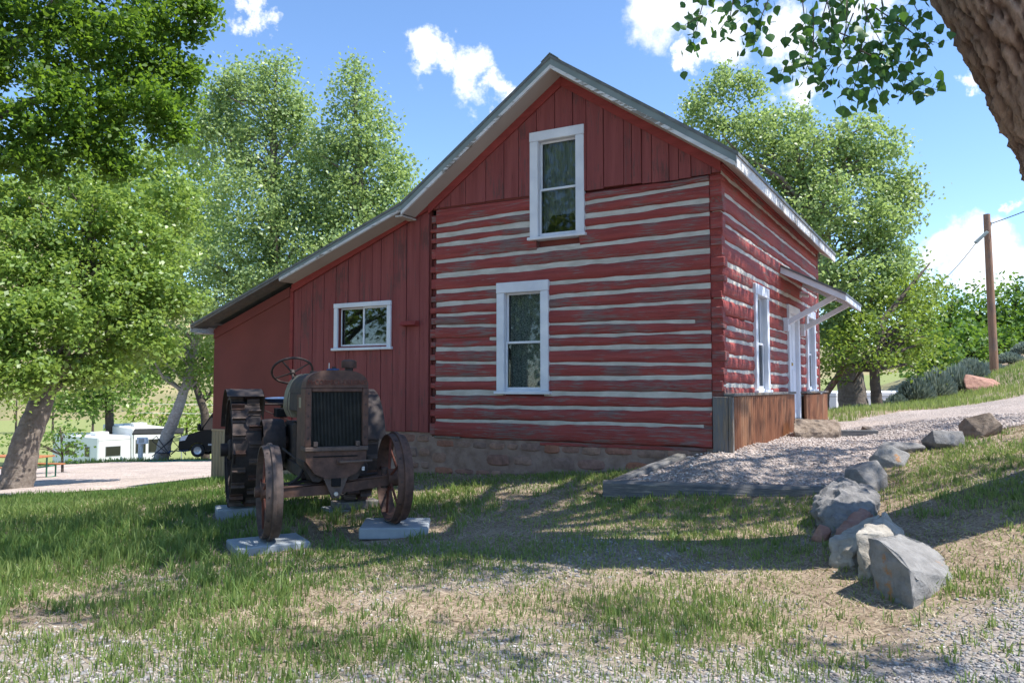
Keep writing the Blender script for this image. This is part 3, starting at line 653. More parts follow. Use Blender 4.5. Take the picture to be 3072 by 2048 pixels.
# gable boards, each its own plank
seams = [-4.19, -4.06, -3.85, -3.592, -3.244, -2.945, -2.706, -2.42, -2.136, -1.865, -1.667, -1.417, -1.134, -1.019, -.886, -.751, -.521, -.395, -.236, .02, .12]
RIDGE = (-2.03, 5.885); EAVE = (.41, 4.225); BRK = (-4.50, 4.17); SHED = (-9.05, 2.535)
def roof_z(x):
    if x > RIDGE[0]: return RIDGE[1] + (x - RIDGE[0]) * (EAVE[1] - RIDGE[1]) / (EAVE[0] - RIDGE[0])
    if x > BRK[0]: return RIDGE[1] + (x - RIDGE[0]) * (BRK[1] - RIDGE[1]) / (BRK[0] - RIDGE[0])
    return BRK[1] + (x - BRK[0]) * (SHED[1] - BRK[1]) / (SHED[0] - BRK[0])
GW = (-2.46, -1.76, 3.53, 4.92)
def board(x0, x1, zbot, ztop, y, mat, name, gap=.004):
    """vertical plank whose head follows the roof; y = outer face"""
    xs = [x0 + gap, x1 - gap] if not (x0 < RIDGE[0] < x1) else [x0 + gap, RIDGE[0], x1 - gap]
    t = .022; V = []; tops = [ztop(x) for x in xs]
    poly = [(xs[0], zbot), (xs[-1], zbot)] + [(x, z) for x, z in zip(xs[::-1], tops[::-1])]
    ch = .004; inner = [(min(max(x, xs[0] + ch), xs[-1] - ch), z) for x, z in poly]; n = len(poly)
    V = [(x, y, z) for x, z in inner] + [(x, y + ch, z) for x, z in poly] + [(x, y + t, z) for x, z in poly]
    F_ = [tuple(range(n))] + [(i, (i + 1) % n, n + (i + 1) % n, n + i) for i in range(n)] + [(n + i, n + (i + 1) % n, 2 * n + (i + 1) % n, 2 * n + i) for i in range(n)] + [tuple(range(2 * n, 3 * n))[::-1]]
    return MB().add(V, F_).build(name, mat, house)
SOFF = .185
for a, b in zip(seams[:-1], seams[1:]):
    y = -.026 + random.uniform(-.006, .006); zb = 4.105 + random.uniform(-.012, .012) - (.035 if a > -1.9 else 0) * random.random()
    if b <= GW[0] or a >= GW[1]: board(a, b, zb, lambda x: roof_z(x) - SOFF - .015, y, mat_board, 'gable_board')
    else:
        board(a, b, GW[3] + .002, lambda x: roof_z(x) - SOFF - .015, y, mat_board, 'gable_board')
        if a < GW[0] - .03: board(a, GW[0], zb, lambda x: GW[3], y, mat_board, 'gable_board')
        if b > GW[1] + .03: board(GW[1], b, zb, lambda x: GW[3], y, mat_board, 'gable_board')
bk = MB()                                                 # backing behind the gable boards
for a, b, c, fn in ((-4.2, GW[0], 4.09, None), (GW[1], .12, 4.09, None), (GW[0], GW[1], 4.93, None)):
    xs = sorted({a, b, *([RIDGE[0]] if a < RIDGE[0] < b else [])})
    bk.prism([(a, c), (b, c)] + [(x, roof_z(x) - .1) for x in xs[::-1]], .001, .05)
bk.build('wall', mat_shedred, house)
def along(x0, x1, d0, d1, y0, y1, name, mat, parent=house, e0=0, e1=0):
    """board that follows the roof slope between x0 and x1, d0..d1 below the roof's top face (vertical measure)"""
    poly = [(x0, roof_z(x0) - d0), (x1, roof_z(x1) - d0), (x1, roof_z(x1) - d1), (x0, roof_z(x0) - d1)]
    return MB().prism(poly, y0, y1).build(name, mat, parent)
eps = 1e-3; YB = 7.9
roof_r = along(RIDGE[0], EAVE[0] + .03, 0, .045, -.385, YB, 'roof', mat_roof)
roof_l = along(BRK[0] - .02 + eps + .02, RIDGE[0], 0, .045, -.384, YB, 'roof', mat_roof)
along(SHED[0], BRK[0], 0, .035, -.383, YB - .4, 'roof', mat_roof)
MB().prism([(RIDGE[0] - .13, roof_z(RIDGE[0] - .13) + .004), (RIDGE[0], RIDGE[1] + .012), (RIDGE[0] + .13, roof_z(RIDGE[0] + .13) + .004), (RIDGE[0] + .13, roof_z(RIDGE[0] + .13) + .016), (RIDGE[0], RIDGE[1] + .026), (RIDGE[0] - .13, roof_z(RIDGE[0] - .13) + .016)], -.39, YB).build('ridge_cap', mat_fascia, house)
along(RIDGE[0] + eps, EAVE[0], .046, .135, -.372, -.345, 'fascia_board', mat_fascia); along(BRK[0] + eps, RIDGE[0] - eps, .046, .135, -.372, -.345, 'fascia_board', mat_fascia)
along(RIDGE[0] + eps, EAVE[0] - .01, .136, SOFF + .004, -.378, -.347, 'rake_trim', mat_whitew); along(BRK[0] + eps, RIDGE[0] - eps, .136, SOFF + .004, -.378, -.347, 'rake_trim', mat_whitew)
along(RIDGE[0] + eps, EAVE[0] - .012, SOFF - .015, SOFF, -.346, -.03, 'soffit', mat_soffit); along(BRK[0] + .02, RIDGE[0] - eps, SOFF - .015, SOFF, -.346, -.03, 'soffit', mat_soffit)
along(RIDGE[0] + eps, FX1 + .01, SOFF + .001, SOFF + .135, -.052, -.03, 'frieze_board', mat_trimred); along(-4.24, RIDGE[0] - eps, SOFF + .001, SOFF + .135, -.052, -.03, 'frieze_board', mat_trimred)
along(FX1 + .02, EAVE[0] - .013, SOFF - .016, SOFF - .001, -.029, YB - .02, 'soffit', mat_soffit)
MB().box(EAVE[0] - .011, EAVE[0] + .012, -.37, YB - .01, EAVE[1] - .20, EAVE[1] - .05, .004).build('eave_board', mat_whitew, house)
MB().box(BRK[0] - .1, BRK[0] + .03, -.378, -.03, BRK[1] - .215, BRK[1] - .19).build('rake_return', mat_soffit, house)
MB().box(.131, .155, .01, SL, 4.19, 4.32, .004).build('frieze_board', mat_trimred, house)

# lean-to shed: board wall with a slider window, smooth panel beyond
sseams = [-6.979, -6.812, -6.563, -6.318, -6.071, -5.821, -5.583, -5.33, -5.159, -4.921, -4.667, -4.419, -4.25]
SWn = (-6.0, -5.02, 2.09, 2.70)
for a, b in zip(sseams[:-1], sseams[1:]):
    y = .0 + random.uniform(-.005, .005); zb = .785 + random.uniform(-.01, .01)
    if b <= SWn[0] - .06 or a >= SWn[1] + .06: board(a, b, zb, lambda x: roof_z(x) - .155, y, mat_board, 'siding_board')
    else:
        board(a, b, SWn[3] + .06, lambda x: roof_z(x) - .155, y, mat_board, 'siding_board')
us_ = [-6.071, -5.85, -5.79, -5.70, -5.42, -5.15, -4.921]
for a, b in zip(us_[:-1], us_[1:]): board(a, b, .785, lambda x: SWn[2], random.uniform(-.005, .005), mat_board, 'siding_board')
board(-6.071, SWn[0], SWn[2], lambda x: SWn[3] + .058, .001, mat_board, 'siding_board'); board(SWn[1], -4.921, SWn[2], lambda x: SWn[3] + .058, .001, mat_board, 'siding_board')
tag(window('front', -6.085, -4.945, 2.035, 2.775, .075, .075, 'v', None, y0=-.03, yb=.09), 'wide sliding window in the board wall')
bk = MB()
for a, b, c in ((-6.99, SWn[0], .7), (SWn[1], -4.23, .7)): bk.prism([(a, c), (b, c), (b, roof_z(b) - .1), (a, roof_z(a) - .1)], .035, .08)
bk.prism([(SWn[0], .7), (SWn[1], .7), (SWn[1], SWn[2]), (SWn[0], SWn[2])], .035, .08); bk.prism([(SWn[0], SWn[3]), (SWn[1], SWn[3]), (SWn[1], roof_z(SWn[1]) - .1), (SWn[0], roof_z(SWn[0]) - .1)], .035, .08)
bk.build('wall', mat_shedred, house)
MB().prism([(-8.88, .69), (-7.06, .69), (-7.06, roof_z(-7.06) - .20), (-8.88, roof_z(-8.88) - .12)], .0, .06).build('wall_panel', mat_shedred, house)
MB().box(-7.055, -6.985, -.018, .06, .70, roof_z(-7.05) - .17, .004).build('corner_board', mat_trimred, house)
MB().box(-8.88, -8.78, .061, 6.9, -.6, roof_z(-8.88) - .06).box(-8.88, FX0, 6.8, 6.9, -.6, 2.5).build('wall', mat_shedred, house)
along(-6.95, BRK[0] - eps, .036, .085, -.372, -.345, 'fascia_board', mat_fascia); along(-6.95, BRK[0] - eps, .086, .12, -.376, -.347, 'rake_trim', mat_whitew)
along(-6.95, BRK[0] - eps, .121, .135, -.37, -.03, 'soffit', mat_soffit); along(-7.0, -4.25, .1355, .26, -.045, -.02, 'frieze_board', mat_trimred)
along(SHED[0] + eps, -6.951, .036, .075, -.37, -.35, 'fascia_board', mat_greywood); along(-8.88, -7.06, .14, .30, -.022, -.001, 'frieze_board', mat_shedred)
along(SHED[0] + eps, -6.952, .036, .06, -.349, -.03, 'roof_deck', mat_greywood)
for i, y in enumerate(np.arange(.3, 6.5, .61)): MB().box(-9.02, -8.79, y, y + .045, 2.41, 2.50, .004).build('rafter_tail', mat_greywood, house)
MB().box(SHED[0] - .015, SHED[0] + .008, -.37, YB - .42, SHED[1] - .13, SHED[1] - .02, .004).build('eave_board', mat_whitew, house)
MB().box(SHED[0] + .009, -8.86, -.30, -.01, 2.375, 2.395).build('soffit', mat_soffit, house)
# little red shelf hood on the board wall
MB().prism([(-.13, 2.375), (-.002, 2.36), (-.002, 2.435), (-.09, 2.435)], -4.70, -4.42, 'yz').build('vent_hood', mat_trimred, house)

# stone foundation: bedded rubble in mortar
fm = MB(); fm.prism([(-6.95, -.35), (.10, -.1), (.10, .70), (-4.2, .715), (-4.2, .775), (-6.95, .775)], .03, .2); found = fm.build('foundation', mat_mortar, house)
srn = random.Random(12)
def stone(x0, x1, z0, z1, parent):
    cx, cz = (x0 + x1) / 2, (z0 + z1) / 2; hw, hh = (x1 - x0) / 2, (z1 - z0) / 2; n = 12; ring = []
    for k in range(n):
        a = 2 * math.pi * k / n; c, s = math.cos(a), math.sin(a); e = .55
        x = math.copysign(abs(c) ** e, c) * hw * srn.uniform(.84, 1.0); z = math.copysign(abs(s) ** e, s) * hh * srn.uniform(.82, 1.0); ring.append((x, z))
    dp = srn.uniform(.004, .022); V = [(cx + x, .06, cz + z) for x, z in ring] + [(cx + x, .03 - dp * .3, cz + z) for x, z in ring] + [(cx + x * .84, .03 - dp - srn.uniform(0, .006), cz + z * .82) for x, z in ring] + [(cx + srn.uniform(-.02, .02), .028 - dp - .006, cz)]
    F_ = [(r * n + k, r * n + (k + 1) % n, (r + 1) * n + (k + 1) % n, (r + 1) * n + k) for r in range(2) for k in range(n)] + [(2 * n + k, 2 * n + (k + 1) % n, 3 * n) for k in range(n)]
    MB().add(V, F_).build('stone', mat_stone, parent, True, 35)
z = .69
for (xa, xb, ztop, zbot) in ((-4.2, .05, .695, .15), (-6.9, -4.23, .765, -.05)):
    z = ztop
    while z > zbot:
        h = srn.uniform(.13, .22); x = xa + srn.uniform(-.05, .1)
        while x < xb - .12:
            w = min(srn.uniform(.17, .46), xb - x); hh = h * srn.uniform(.72, 1.0)
            if srn.random() < .84: stone(x + .012, x + w - .012, z - hh + .01, z - .012 - srn.uniform(0, .02), found)
            x += w
        z -= h
MB().box(-4.16, -3.7, .012, .16, .70, .735, .006).build('shim_board', mat_greywood, house)
MB().box(-2.4, -.1, .014, .16, .655, .70, .008).build('sill_board', mat_log, house)

# corrugated metal skirts
def corrugated(name, u0, u1, ztop, zbot0, zbot1, wall, off, mat, pitch=.068, amp=.011):
    n = int((u1 - u0) / pitch * 8) + 1; us = np.linspace(u0, u1, n); V = []; F_ = []
    for k, u in enumerate(us):
        y = off + amp * math.sin(2 * math.pi * u / pitch); t = (u - u0) / (u1 - u0); V += [(u, y, ztop), (u, y, zbot0 + (zbot1 - zbot0) * t), (u, y + .0015, ztop), (u, y + .0015, zbot0 + (zbot1 - zbot0) * t)]
    for k in range(n - 1):
        a, b = 4 * k, 4 * k + 4; F_ += [(a, b, b + 1, a + 1), (a + 2, a + 3, b + 3, b + 2)]
    return MB().add(V, F_).mapped(wmap(wall)).build(name, mat, house, True)
corrugated('corrugated_skirt', .02, 4.02, 1.33, .62, .64, 'side', -.095, mat_corr, .125, .028)
corrugated('corrugated_skirt', 5.10, SL + .1, 1.31, .64, .66, 'side', -.095, mat_corr, .125, .028)
corrugated('corrugated_skirt', -8.86, -6.9, .695, -.16, -.05, 'front', -.018, mat_corr2, .075, .015)
MB().box(-8.87, -6.9, -.035, .0, .68, .715, .004).build('skirt_trim', mat_corr2, house)
MB().box(-8.87, -6.95, .02, .12, -.45, .685).build('wall', mat_mortar, house)
for a, b in ((-.03, 4.06), (5.08, SL + .12)):
    MB().box(FX1 + .002, FX1 + .135, a, b, 1.335, 1.372, .006).build('skirt_cap', mat_greywood, house)
    MB().box(FX1 + .075, FX1 + .118, a + .02, b - .02, .60, .645, .006).build('skirt_rail', mat_greywood, house)
MB().box(.0, .185, -.045, -.016, .62, 1.33, .005).build('end_board', mat_greywood, house)
MB().box(.19, .243, -.043, .03, .60, 1.33, .005).build('end_post', mat_greywood, house)
MB().box(.02, .16, .02, 4.0, .3, 1.30).box(.02, .16, 5.12, SL, .3, 1.28).build('wall', mat_mortar, house)

# awning over the door with two braces
AW = lambda x: 3.44 + (x - FX1) * (2.91 - 3.44) / (1.12 - FX1)
aw = MB().prism([(FX1 - .02, AW(FX1) + .0), (1.12, AW(1.12)), (1.12, AW(1.12) - .035), (FX1 - .02, AW(FX1) - .035)], 3.58, 5.72).build('awning', mat_roof, house)
MB().prism([(FX1 + .0, AW(FX1) - .036), (1.11, AW(1.11) - .036), (1.11, AW(1.11) - .13), (FX1, AW(FX1) - .15)], 3.60, 3.63).build('awning_side', mat_white, aw)
MB().prism([(FX1 + .0, AW(FX1) - .036), (1.11, AW(1.11) - .036), (1.11, AW(1.11) - .13), (FX1, AW(FX1) - .15)], 5.67, 5.70).build('awning_side', mat_white, aw)
MB().box(1.085, 1.112, 3.632, 5.668, AW(1.1) - .13, AW(1.1) - .042, .004).build('awning_front', mat_white, aw)
MB().prism([(FX1 + .02, AW(FX1) - .09), (1.08, AW(1.08) - .075), (1.08, AW(1.08) - .09), (FX1 + .02, AW(FX1) - .105)], 3.632, 5.668).build('awning_soffit', mat_soffit, aw)
for y in (3.86, 5.40):
    P0 = Vector((FX1 + .06, y, 2.50)); P1 = Vector((.93, y, AW(.93) - .12)); d = (P1 - P0).normalized(); nrm = Vector((-d.z, 0, d.x)) * .04
    MB().prism([((P0 + nrm).x, (P0 + nrm).z), ((P1 + nrm).x, (P1 + nrm).z), ((P1 - nrm).x, (P1 - nrm).z), ((P0 - nrm).x, (P0 - nrm).z)], y - .035, y + .035).build('brace', mat_white, aw)
    MB().box(FX1 - .015, FX1 + .075, y - .05, y + .05, 2.36, 2.58, .006).build('brace_block', mat_white, aw)
lf = MB().cyl((FX1 + .0, 5.42, 3.12), (1, 0, 0), .055, -.01, .02, 16, .004).build('wall_lamp', mat_white, house)
MB().cyl((FX1 + .02, 5.42, 3.12), (.9, 0, -.25), .032, 0, .13, 14, .006).build('lamp_head', mat_white, lf)
# ------------------------------------------------------------------ the tractor (local: +X its left hand seen from the front, -Y forward)
TR = math.asin(.40); TRC = np.array([-1.72, 7.78]); TZ0 = .085
tractor = empty('antique_tractor', (float(TRC[0]), float(TRC[1]), TZ0), TR)
tag(tractor, 'rusted antique tractor with steel wheels parked before the red shed', 'tractor')
def T(name, mb, mat, parent=None, smooth=False, sharp=40): return mb.build(name, mat, parent or tractor, smooth, sharp if smooth else None)
def arch(w, z_side, z_top, n=14):
    P = [(-w, z_side)]
    for k in range(1, n):
        a = math.pi * k / n; P.append((-w * math.copysign(abs(math.cos(a)) ** .62, math.cos(a)), z_side + (z_top - z_side) * math.sin(a) ** .9))
    return P + [(w, z_side)]
# radiator
rad = T('radiator', MB().prism([(-.30, 1.355)] + arch(.30, 1.36, 1.525)[1:-1] + [(.30, 1.355)], -.135, .12), mat_rust, None, True, 30)
for s in (-1, 1):
    T('radiator_side', MB().box(min(s * .242, s * .302), max(s * .242, s * .302), -.137, .12, .80, 1.354, .008), mat_rust, rad)
    for z in np.linspace(.88, 1.30, 5): T('bolt', MB().cyl((s * .272, -.137, z), (0, -1, 0), .009, 0, .008, 8), mat_rustdark, rad)
T('radiator_rail', MB().box(-.302, .302, -.145, .10, .755, .799, .008), mat_rustgrey, rad)
T('radiator_rail', MB().box(-.241, .241, -.128, .06, 1.318, 1.354, .006), mat_rust, rad)
T('radiator_core', MB().box(-.241, .241, -.06, .10, .80, 1.317), mat_black, rad)
fins = MB()
for k in range(37): x = -.236 + k * .01311; fins.box(x - .0022, x + .0022, -.105, -.058, .80, 1.318)
for z in np.linspace(.84, 1.29, 22): fins.box(-.241, .241, -.075, -.062, z - .0012, z + .0012)
tag(T('radiator_fins', fins, mat_fin, rad), kind='stuff')
for x in (-.20, .20): T('lug', MB().box(x - .02, x + .02, -.15, -.10, .80, .85, .004), mat_rustgrey, rad)
cu = bpy.data.curves.new('lettering', 'FONT'); cu.body = 'McCORMICK-DEERING'; cu.size = .068; cu.extrude = .004; cu.align_x = 'CENTER'
to = bpy.data.objects.new('lettering_src', cu); col.objects.link(to); dg = bpy.context.evaluated_depsgraph_get()
me = bpy.data.meshes.new_from_object(to.evaluated_get(dg)); bpy.data.objects.remove(to); me.name = 'lettering'; me.materials.clear(); me.materials.append(mat_rustred)
link_copy(me, 'lettering', rad, (0, -.137, 1.385), (R(90), 0, 0), (.82, 1, 1))
rc = T('radiator_cap', MB().cyl((-.02, -.0, 1.52), (0, 0, 1), .062, -.004, .02, 20, .006), mat_blue)
T('cap_knob', MB().cyl((-.01, 0, 1.54), (0, 0, 1), .02, 0, .02, 10, .004), mat_rustdark, rc); T('pin', MB().cyl((-.06, -.01, 1.535), (0, 0, 1), .004, 0, .06, 6), mat_alloy, rc)
# hood, side sheets, tank
hood = T('hood', MB().prism([(-.285, 1.30)] + arch(.285, 1.31, 1.505)[1:-1] + [(.285, 1.30)], .122, .98), mat_rustdark, None, True, 30)
for s in (-1, 1):
    T('side_panel', MB().box(min(s * .262, s * .287), max(s * .262, s * .287), .122, .46, .60, 1.298, .006), mat_rust, hood)
    T('side_panel', MB().box(min(s * .262, s * .286), max(s * .262, s * .286), .47, .98, 1.12, 1.298, .006), mat_rustdark, hood)
T('plate', MB().box(-.290, -.2865, .17, .33, 1.16, 1.26, .001), mat_cream, hood)
tank = T('fuel_tank', MB().prism(arch(.29, 1.13, 1.515) + [(.25, 1.04), (-.25, 1.04)], .985, 1.45), mat_cream, None, True, 40)
T('tank_band', MB().prism(arch(.294, 1.13, 1.519) + [(.25, 1.036), (-.25, 1.036)], 1.10, 1.13), mat_rustgrey, tank)
T('filler_cap', MB().cyl((.0, 1.2, 1.51), (0, 0, 1), .04, 0, .03, 14, .004), mat_rustdark, tank)
st = T('air_stack', MB().cyl((.235, .465, 1.20), (0, 0, 1), .042, 0, .36, 18), mat_rustdark, None, True)
T('stack_cap', MB().ring((.235, .465, 1.56), (0, 0, 1), [(1e-4, 0), (.074, 0), (.078, .008), (.078, .07), (.06, .082), (1e-4, .092)], 24, False), mat_rust, st, True)
# engine and castings
T('engine_block', MB().box(-.20, .20, .12, 1.0, .50, .98, .02), mat_rustdark)
for k in range(4): T('cylinder_port', MB().cyl((.2, .24 + k * .19, .80), (1, 0, 0), .05, 0, .05, 12, .006), mat_rust)
T('manifold', MB().tube([(.25, .2, .98), (.27, .5, 1.0), (.25, .8, .98)], .045, 10), mat_rust, None, True)
bol = T('front_bolster', MB().prism([(-.29, .754), (.29, .754), (.285, .66), (.20, .545), (.10, .50), (-.10, .50), (-.20, .545), (-.285, .66)], -.12, .30), mat_rust, None, True, 25)
T('bolster_seam', MB().box(-.22, .20, -.128, -.1205, .700, .712), mat_black, bol)
T('bolster_arch', MB().prism([(-.295, .66), (-.285, .60), (-.21, .47), (-.15, .46), (-.10, .50), (-.20, .56), (-.27, .67)], -.06, .35), mat_rustdark, bol)
T('bolster_arch', MB().prism([(.295, .66), (.285, .60), (.21, .47), (.15, .46), (.10, .50), (.20, .56), (.27, .67)], -.06, .35), mat_rustdark, bol)
piv = T('axle_bracket', MB().prism([(-.115, .50), (.115, .50), (.055, .36), (.035, .31), (-.035, .31), (-.055, .36)], -.105, -.055), mat_rustgrey)
T('bracket_web', MB().box(-.045, .045, -.125, -.106, .42, .50, .006), mat_black, piv); T('pivot_pin', MB().cyl((0, -.10, .35), (0, -1, 0), .022, 0, .03, 12, .004), mat_alloy, piv)
T('crank_rod', MB().tube([(.03, -.11, .655), (.03, -.17, .655), (.05, -.185, .655), (.33, -.185, .66)], .012, 8), mat_rustgrey, None, True)
T('crank_boss', MB().cyl((.03, -.11, .655), (0, -1, 0), .032, 0, .025, 14, .004), mat_rust)
T('oil_pan', MB().prism([(-.19, .50), (.19, .50), (.15, .36), (-.15, .36)], .32, 1.0), mat_rustdark)
T('starter', MB().cyl((.30, .15, .56), (0, 1, 0), .075, 0, .25, 16, .01), mat_rustdark); T('small_tag', MB().box(.245, .27, -.128, -.12, .56, .60, .002), mat_whitew)
T('frame_rail', MB().box(-.26, -.20, .30, 1.9, .46, .58, .008), mat_rustdark); T('frame_rail', MB().box(.20, .26, .30, 1.9, .46, .58, .008), mat_rustdark)
T('gear_housing', MB().box(-.24, .24, 1.0, 1.75, .42, .98, .03), mat_rustdark); T('rear_housing', MB().box(-.30, .30, 1.76, 2.42, .40, .92, .05), mat_rustdark)
T('rear_axle', MB().cyl((-.9, 2.10, .635), (1, 0, 0), .075, 0, 1.8, 18), mat_rustdark, None, True)
T('platform', MB().box(-.46, .46, 2.0, 2.75, .60, .625, .004), mat_rustgrey); T('drawbar', MB().box(-.04, .04, 2.3, 2.95, .36, .42, .006), mat_rustdark)
T('cross_bar', MB().tube([(-.56, 2.05, 1.16), (.0, 2.05, 1.16)], .012, 8), mat_rustdark); T('brake_rod', MB().tube([(-.5, 2.0, 1.12), (-.12, 1.7, .95)], .006, 6), mat_rustdark)
T('battery_box', MB().box(-.34, -.22, 1.60, 1.85, 1.02, 1.12, .006), mat_black); T('step_bracket', MB().box(-.34, -.24, 1.55, 1.6, .8, .92, .004), mat_rustdark)
# belt pulley
pul = T('belt_pulley', MB().ring((-.41, 1.40, .75), (1, 0, 0), [(.255, -.115), (.262, -.06), (.265, 0), (.262, .06), (.255, .115), (.24, .115), (.24, -.115)], 40), mat_rustdark, None, True, 40)
T('pulley_web', MB().cyl((-.41, 1.40, .75), (1, 0, 0), .242, -.01, .01, 32), mat_rustdark, pul); T('pulley_hub', MB().cyl((-.41, 1.40, .75), (1, 0, 0), .07, -.1, .3, 18, .01), mat_rust, pul)
# steering wheel and column
sw_c = Vector((-.20, 1.42, 1.545)); axv = Vector((0, .62, .78)).normalized()
def torus(c, ax, Rr, r, n=40, m=8): return MB().ring(c, ax, [(Rr + r * math.cos(2 * math.pi * k / m), r * math.sin(2 * math.pi * k / m)) for k in range(m)], n)
stw = T('steering_wheel', torus(sw_c, axv, .222, .013), mat_rustdark, None, True, 60)
a_ = axv.cross(Vector((1, 0, 0))).normalized(); b_ = axv.cross(a_)
for k in range(4):
    an = R(52) + k * math.pi / 2; d = a_ * math.cos(an) + b_ * math.sin(an); T('spoke', MB().tube([sw_c - axv * .03, sw_c + d * .21], [.011, .008], 6), mat_rustdark, stw)
T('wheel_hub', MB().cyl(sw_c - axv * .03, axv, .03, -.02, .03, 14, .004), mat_rustdark, stw)
T('steering_column', MB().tube([sw_c - axv * .03, sw_c - axv * .18, (-.20, .95, 1.02), (-.24, .2, .60)], .014, 8), mat_rustdark, None, True)
# pan seat
seat = MB(); n, m = 20, 5; V = [(-.19, 2.42, 1.135)]; F_ = []
for j in range(1, m + 1):
    for k in range(n):
        a = 2 * math.pi * k / n; r = j / m; back = .02 * max(0, math.sin(a)) ** 2
        V.append((-.19 + .23 * r * math.cos(a), 2.42 + .19 * r * math.sin(a), 1.135 + (.085 + back) * r ** 2.2))
for k in range(n): F_.append((0, 1 + k, 1 + (k + 1) % n))
for j in range(m - 1):
    for k in range(n): F_.append((1 + j * n + k, 1 + j * n + (k + 1) % n, 1 + (j + 1) * n + (k + 1) % n, 1 + (j + 1) * n + k))
T('seat', seat.add(V, F_), mat_blue, None, True); T('seat_spring', MB().tube([(-.16, 2.42, 1.16), (-.16, 2.7, 1.05), (-.14, 2.6, .85), (-.1, 2.2, .9)], .018, 8), mat_rustdark, None, True)
# front wheels on a tilted axle
AXT = math.atan2(.08, 1.2)
def axz(x): return .415 + .0667 * x
axle = T('front_axle', MB().prism([(-.53, axz(-.53) - .05), (0, .34), (.53, axz(.53) - .05), (.53, axz(.53) + .035), (0, .435), (-.53, axz(-.53) + .035)], .0 - .05, .04), mat_rust)
T('axle_flange', MB().prism([(-.50, axz(-.5) + .036), (.50, axz(.5) + .036), (.50, axz(.5) + .05), (0, .45), (-.50, axz(-.5) + .05)], -.062, .05), mat_rust, axle)
T('tie_rod', MB().tube([(-.47, .17, axz(-.47) + .05), (.47, .17, axz(.47) + .05)], .014, 8), mat_rustdark, axle)
T('radius_rod', MB().tube([(-.42, .05, .40), (-.05, .95, .42)], .018, 8), mat_rustdark, axle); T('radius_rod', MB().tube([(.42, .05, .45), (.05, .95, .42)], .018, 8), mat_rustdark, axle)
T('steering_arm', MB().tube([(-.24, .2, .60), (-.30, .14, .50), (-.40, .16, .42)], .016, 8), mat_rustdark, axle); T('drag_link', MB().tube([(-.36, .9, .72), (-.05, .25, .44)], .012, 8), mat_rustdark, axle)
for s in (-1, 1):
    zc = axz(s * .6) + .015; c = (s * .60, 0, zc)
    T('king_pin', MB().cyl((s * .50, 0, zc - .1), (0, 0, 1), .035, 0, .20, 14, .006), mat_rustdark, axle)
    wh = T('front_wheel', MB().ring(c, (1, 0, 0), [(.425, -.075), (.43, -.05), (.432, -.018), (.452, -.014), (.452, .014), (.432, .018), (.43, .05), (.425, .075), (.412, .075), (.414, 0), (.412, -.075)], 64), mat_rustgrey if s < 0 else mat_rust, None, True, 35)
    T('hub', MB().ring(c, (1, 0, 0), [(1e-4, -.13), (.045, -.13), (.05, -.12), (.05, -.08), (.085, -.075), (.085, .07), (.05, .08), (.05, .12), (1e-4, .13)], 22, False), mat_rust, wh, True, 35)
    for k in range(10):
        a = 2 * math.pi * k / 10 + .15; sx = .05 if k % 2 else -.05
        T('spoke', MB().tube([(c[0] + sx, math.cos(a) * .07, zc + math.sin(a) * .07), (c[0] + sx * .5, math.cos(a) * .418, zc + math.sin(a) * .418)], .013, 6), mat_rustred, wh)
    for k in range(12):
        a = 2 * math.pi * k / 12; d = Vector((0, math.cos(a), math.sin(a))); T('rivet', MB().cyl(Vector(c) + Vector((-.045, 0, 0)) + d * .428, d, .009, 0, .007, 6), mat_rustdark, wh)
# rear wheels with angle lugs
def rear_wheel(s):
    c = Vector((s * .66, 2.10, .635)); w = T('rear_wheel', MB().ring(c, (1, 0, 0), [(.600, -.155), (.605, -.15), (.605, .15), (.600, .155), (.585, .155), (.59, 0), (.585, -.155)], 72), mat_rustdark, None, True, 35)
    T('hub', MB().cyl(c, (1, 0, 0), .12, -.16, .16, 24, .02), mat_rustdark, w, True)
    for k in range(14):
        a = 2 * math.pi * k / 14; sx = .1 if k % 2 else -.1; T('spoke', MB().tube([c + Vector((sx * .8, math.cos(a) * .1, math.sin(a) * .1)), c + Vector((sx, math.cos(a) * .592, math.sin(a) * .592))], .018, 6), mat_rustdark, w)
    for k in range(20):
        for side in (-1, 1):
            a = 2 * math.pi * (k + (.5 if side > 0 else 0)) / 20; d = Vector((0, math.cos(a), math.sin(a))); t = Vector((0, -math.sin(a), math.cos(a))); ex = Vector((1, 0, 0))
            lug = MB(); x0, x1 = (-.155, -.015) if side < 0 else (.02, .155)
            def blk(xa, xb, ta, tb, ra, rb):
                V = [c + ex * x + t * tt + d * rr for rr in (ra, rb) for tt in (ta, tb) for x in (xa, xb)]
                lug.add(V, [(0, 2, 3, 1), (4, 5, 7, 6), (0, 1, 5, 4), (2, 6, 7, 3), (0, 4, 6, 2), (1, 3, 7, 5)])
            blk(x0, x1, -.035, .035, .6055, .616); blk(x0, x1, -.006, .006, .6165, .66)
            T('lug', lug, mat_rustgrey if (k + side) % 3 else mat_rust, w)
    return w
for s in (-1, 1): rear_wheel(s)
def fender(x0, x1, Rr, a0, a1, name='fender'):
    n = 26; V = []; F_ = []; th = .006
    for k in range(n):
        a = R(a0 + (a1 - a0) * k / (n - 1)); d = (math.cos(a), math.sin(a))
        for x, r in ((x0, Rr), (x1, Rr), (x1, Rr - th), (x0, Rr - th)): V.append((x, 2.10 + d[0] * r, .635 + d[1] * r))
    for k in range(n - 1):
        for j in range(4): F_.append((4 * k + j, 4 * k + (j + 1) % 4, 4 * k + 4 + (j + 1) % 4, 4 * k + 4 + j))
    F_ += [(0, 1, 2, 3), tuple(4 * (n - 1) + j for j in (3, 2, 1, 0))]; return T(name, MB().add(V, F_), mat_rustdark, None, True, 40)
f1 = fender(-.86, -.46, .705, 20, 118); f2 = fender(.46, .88, .705, 20, 170)
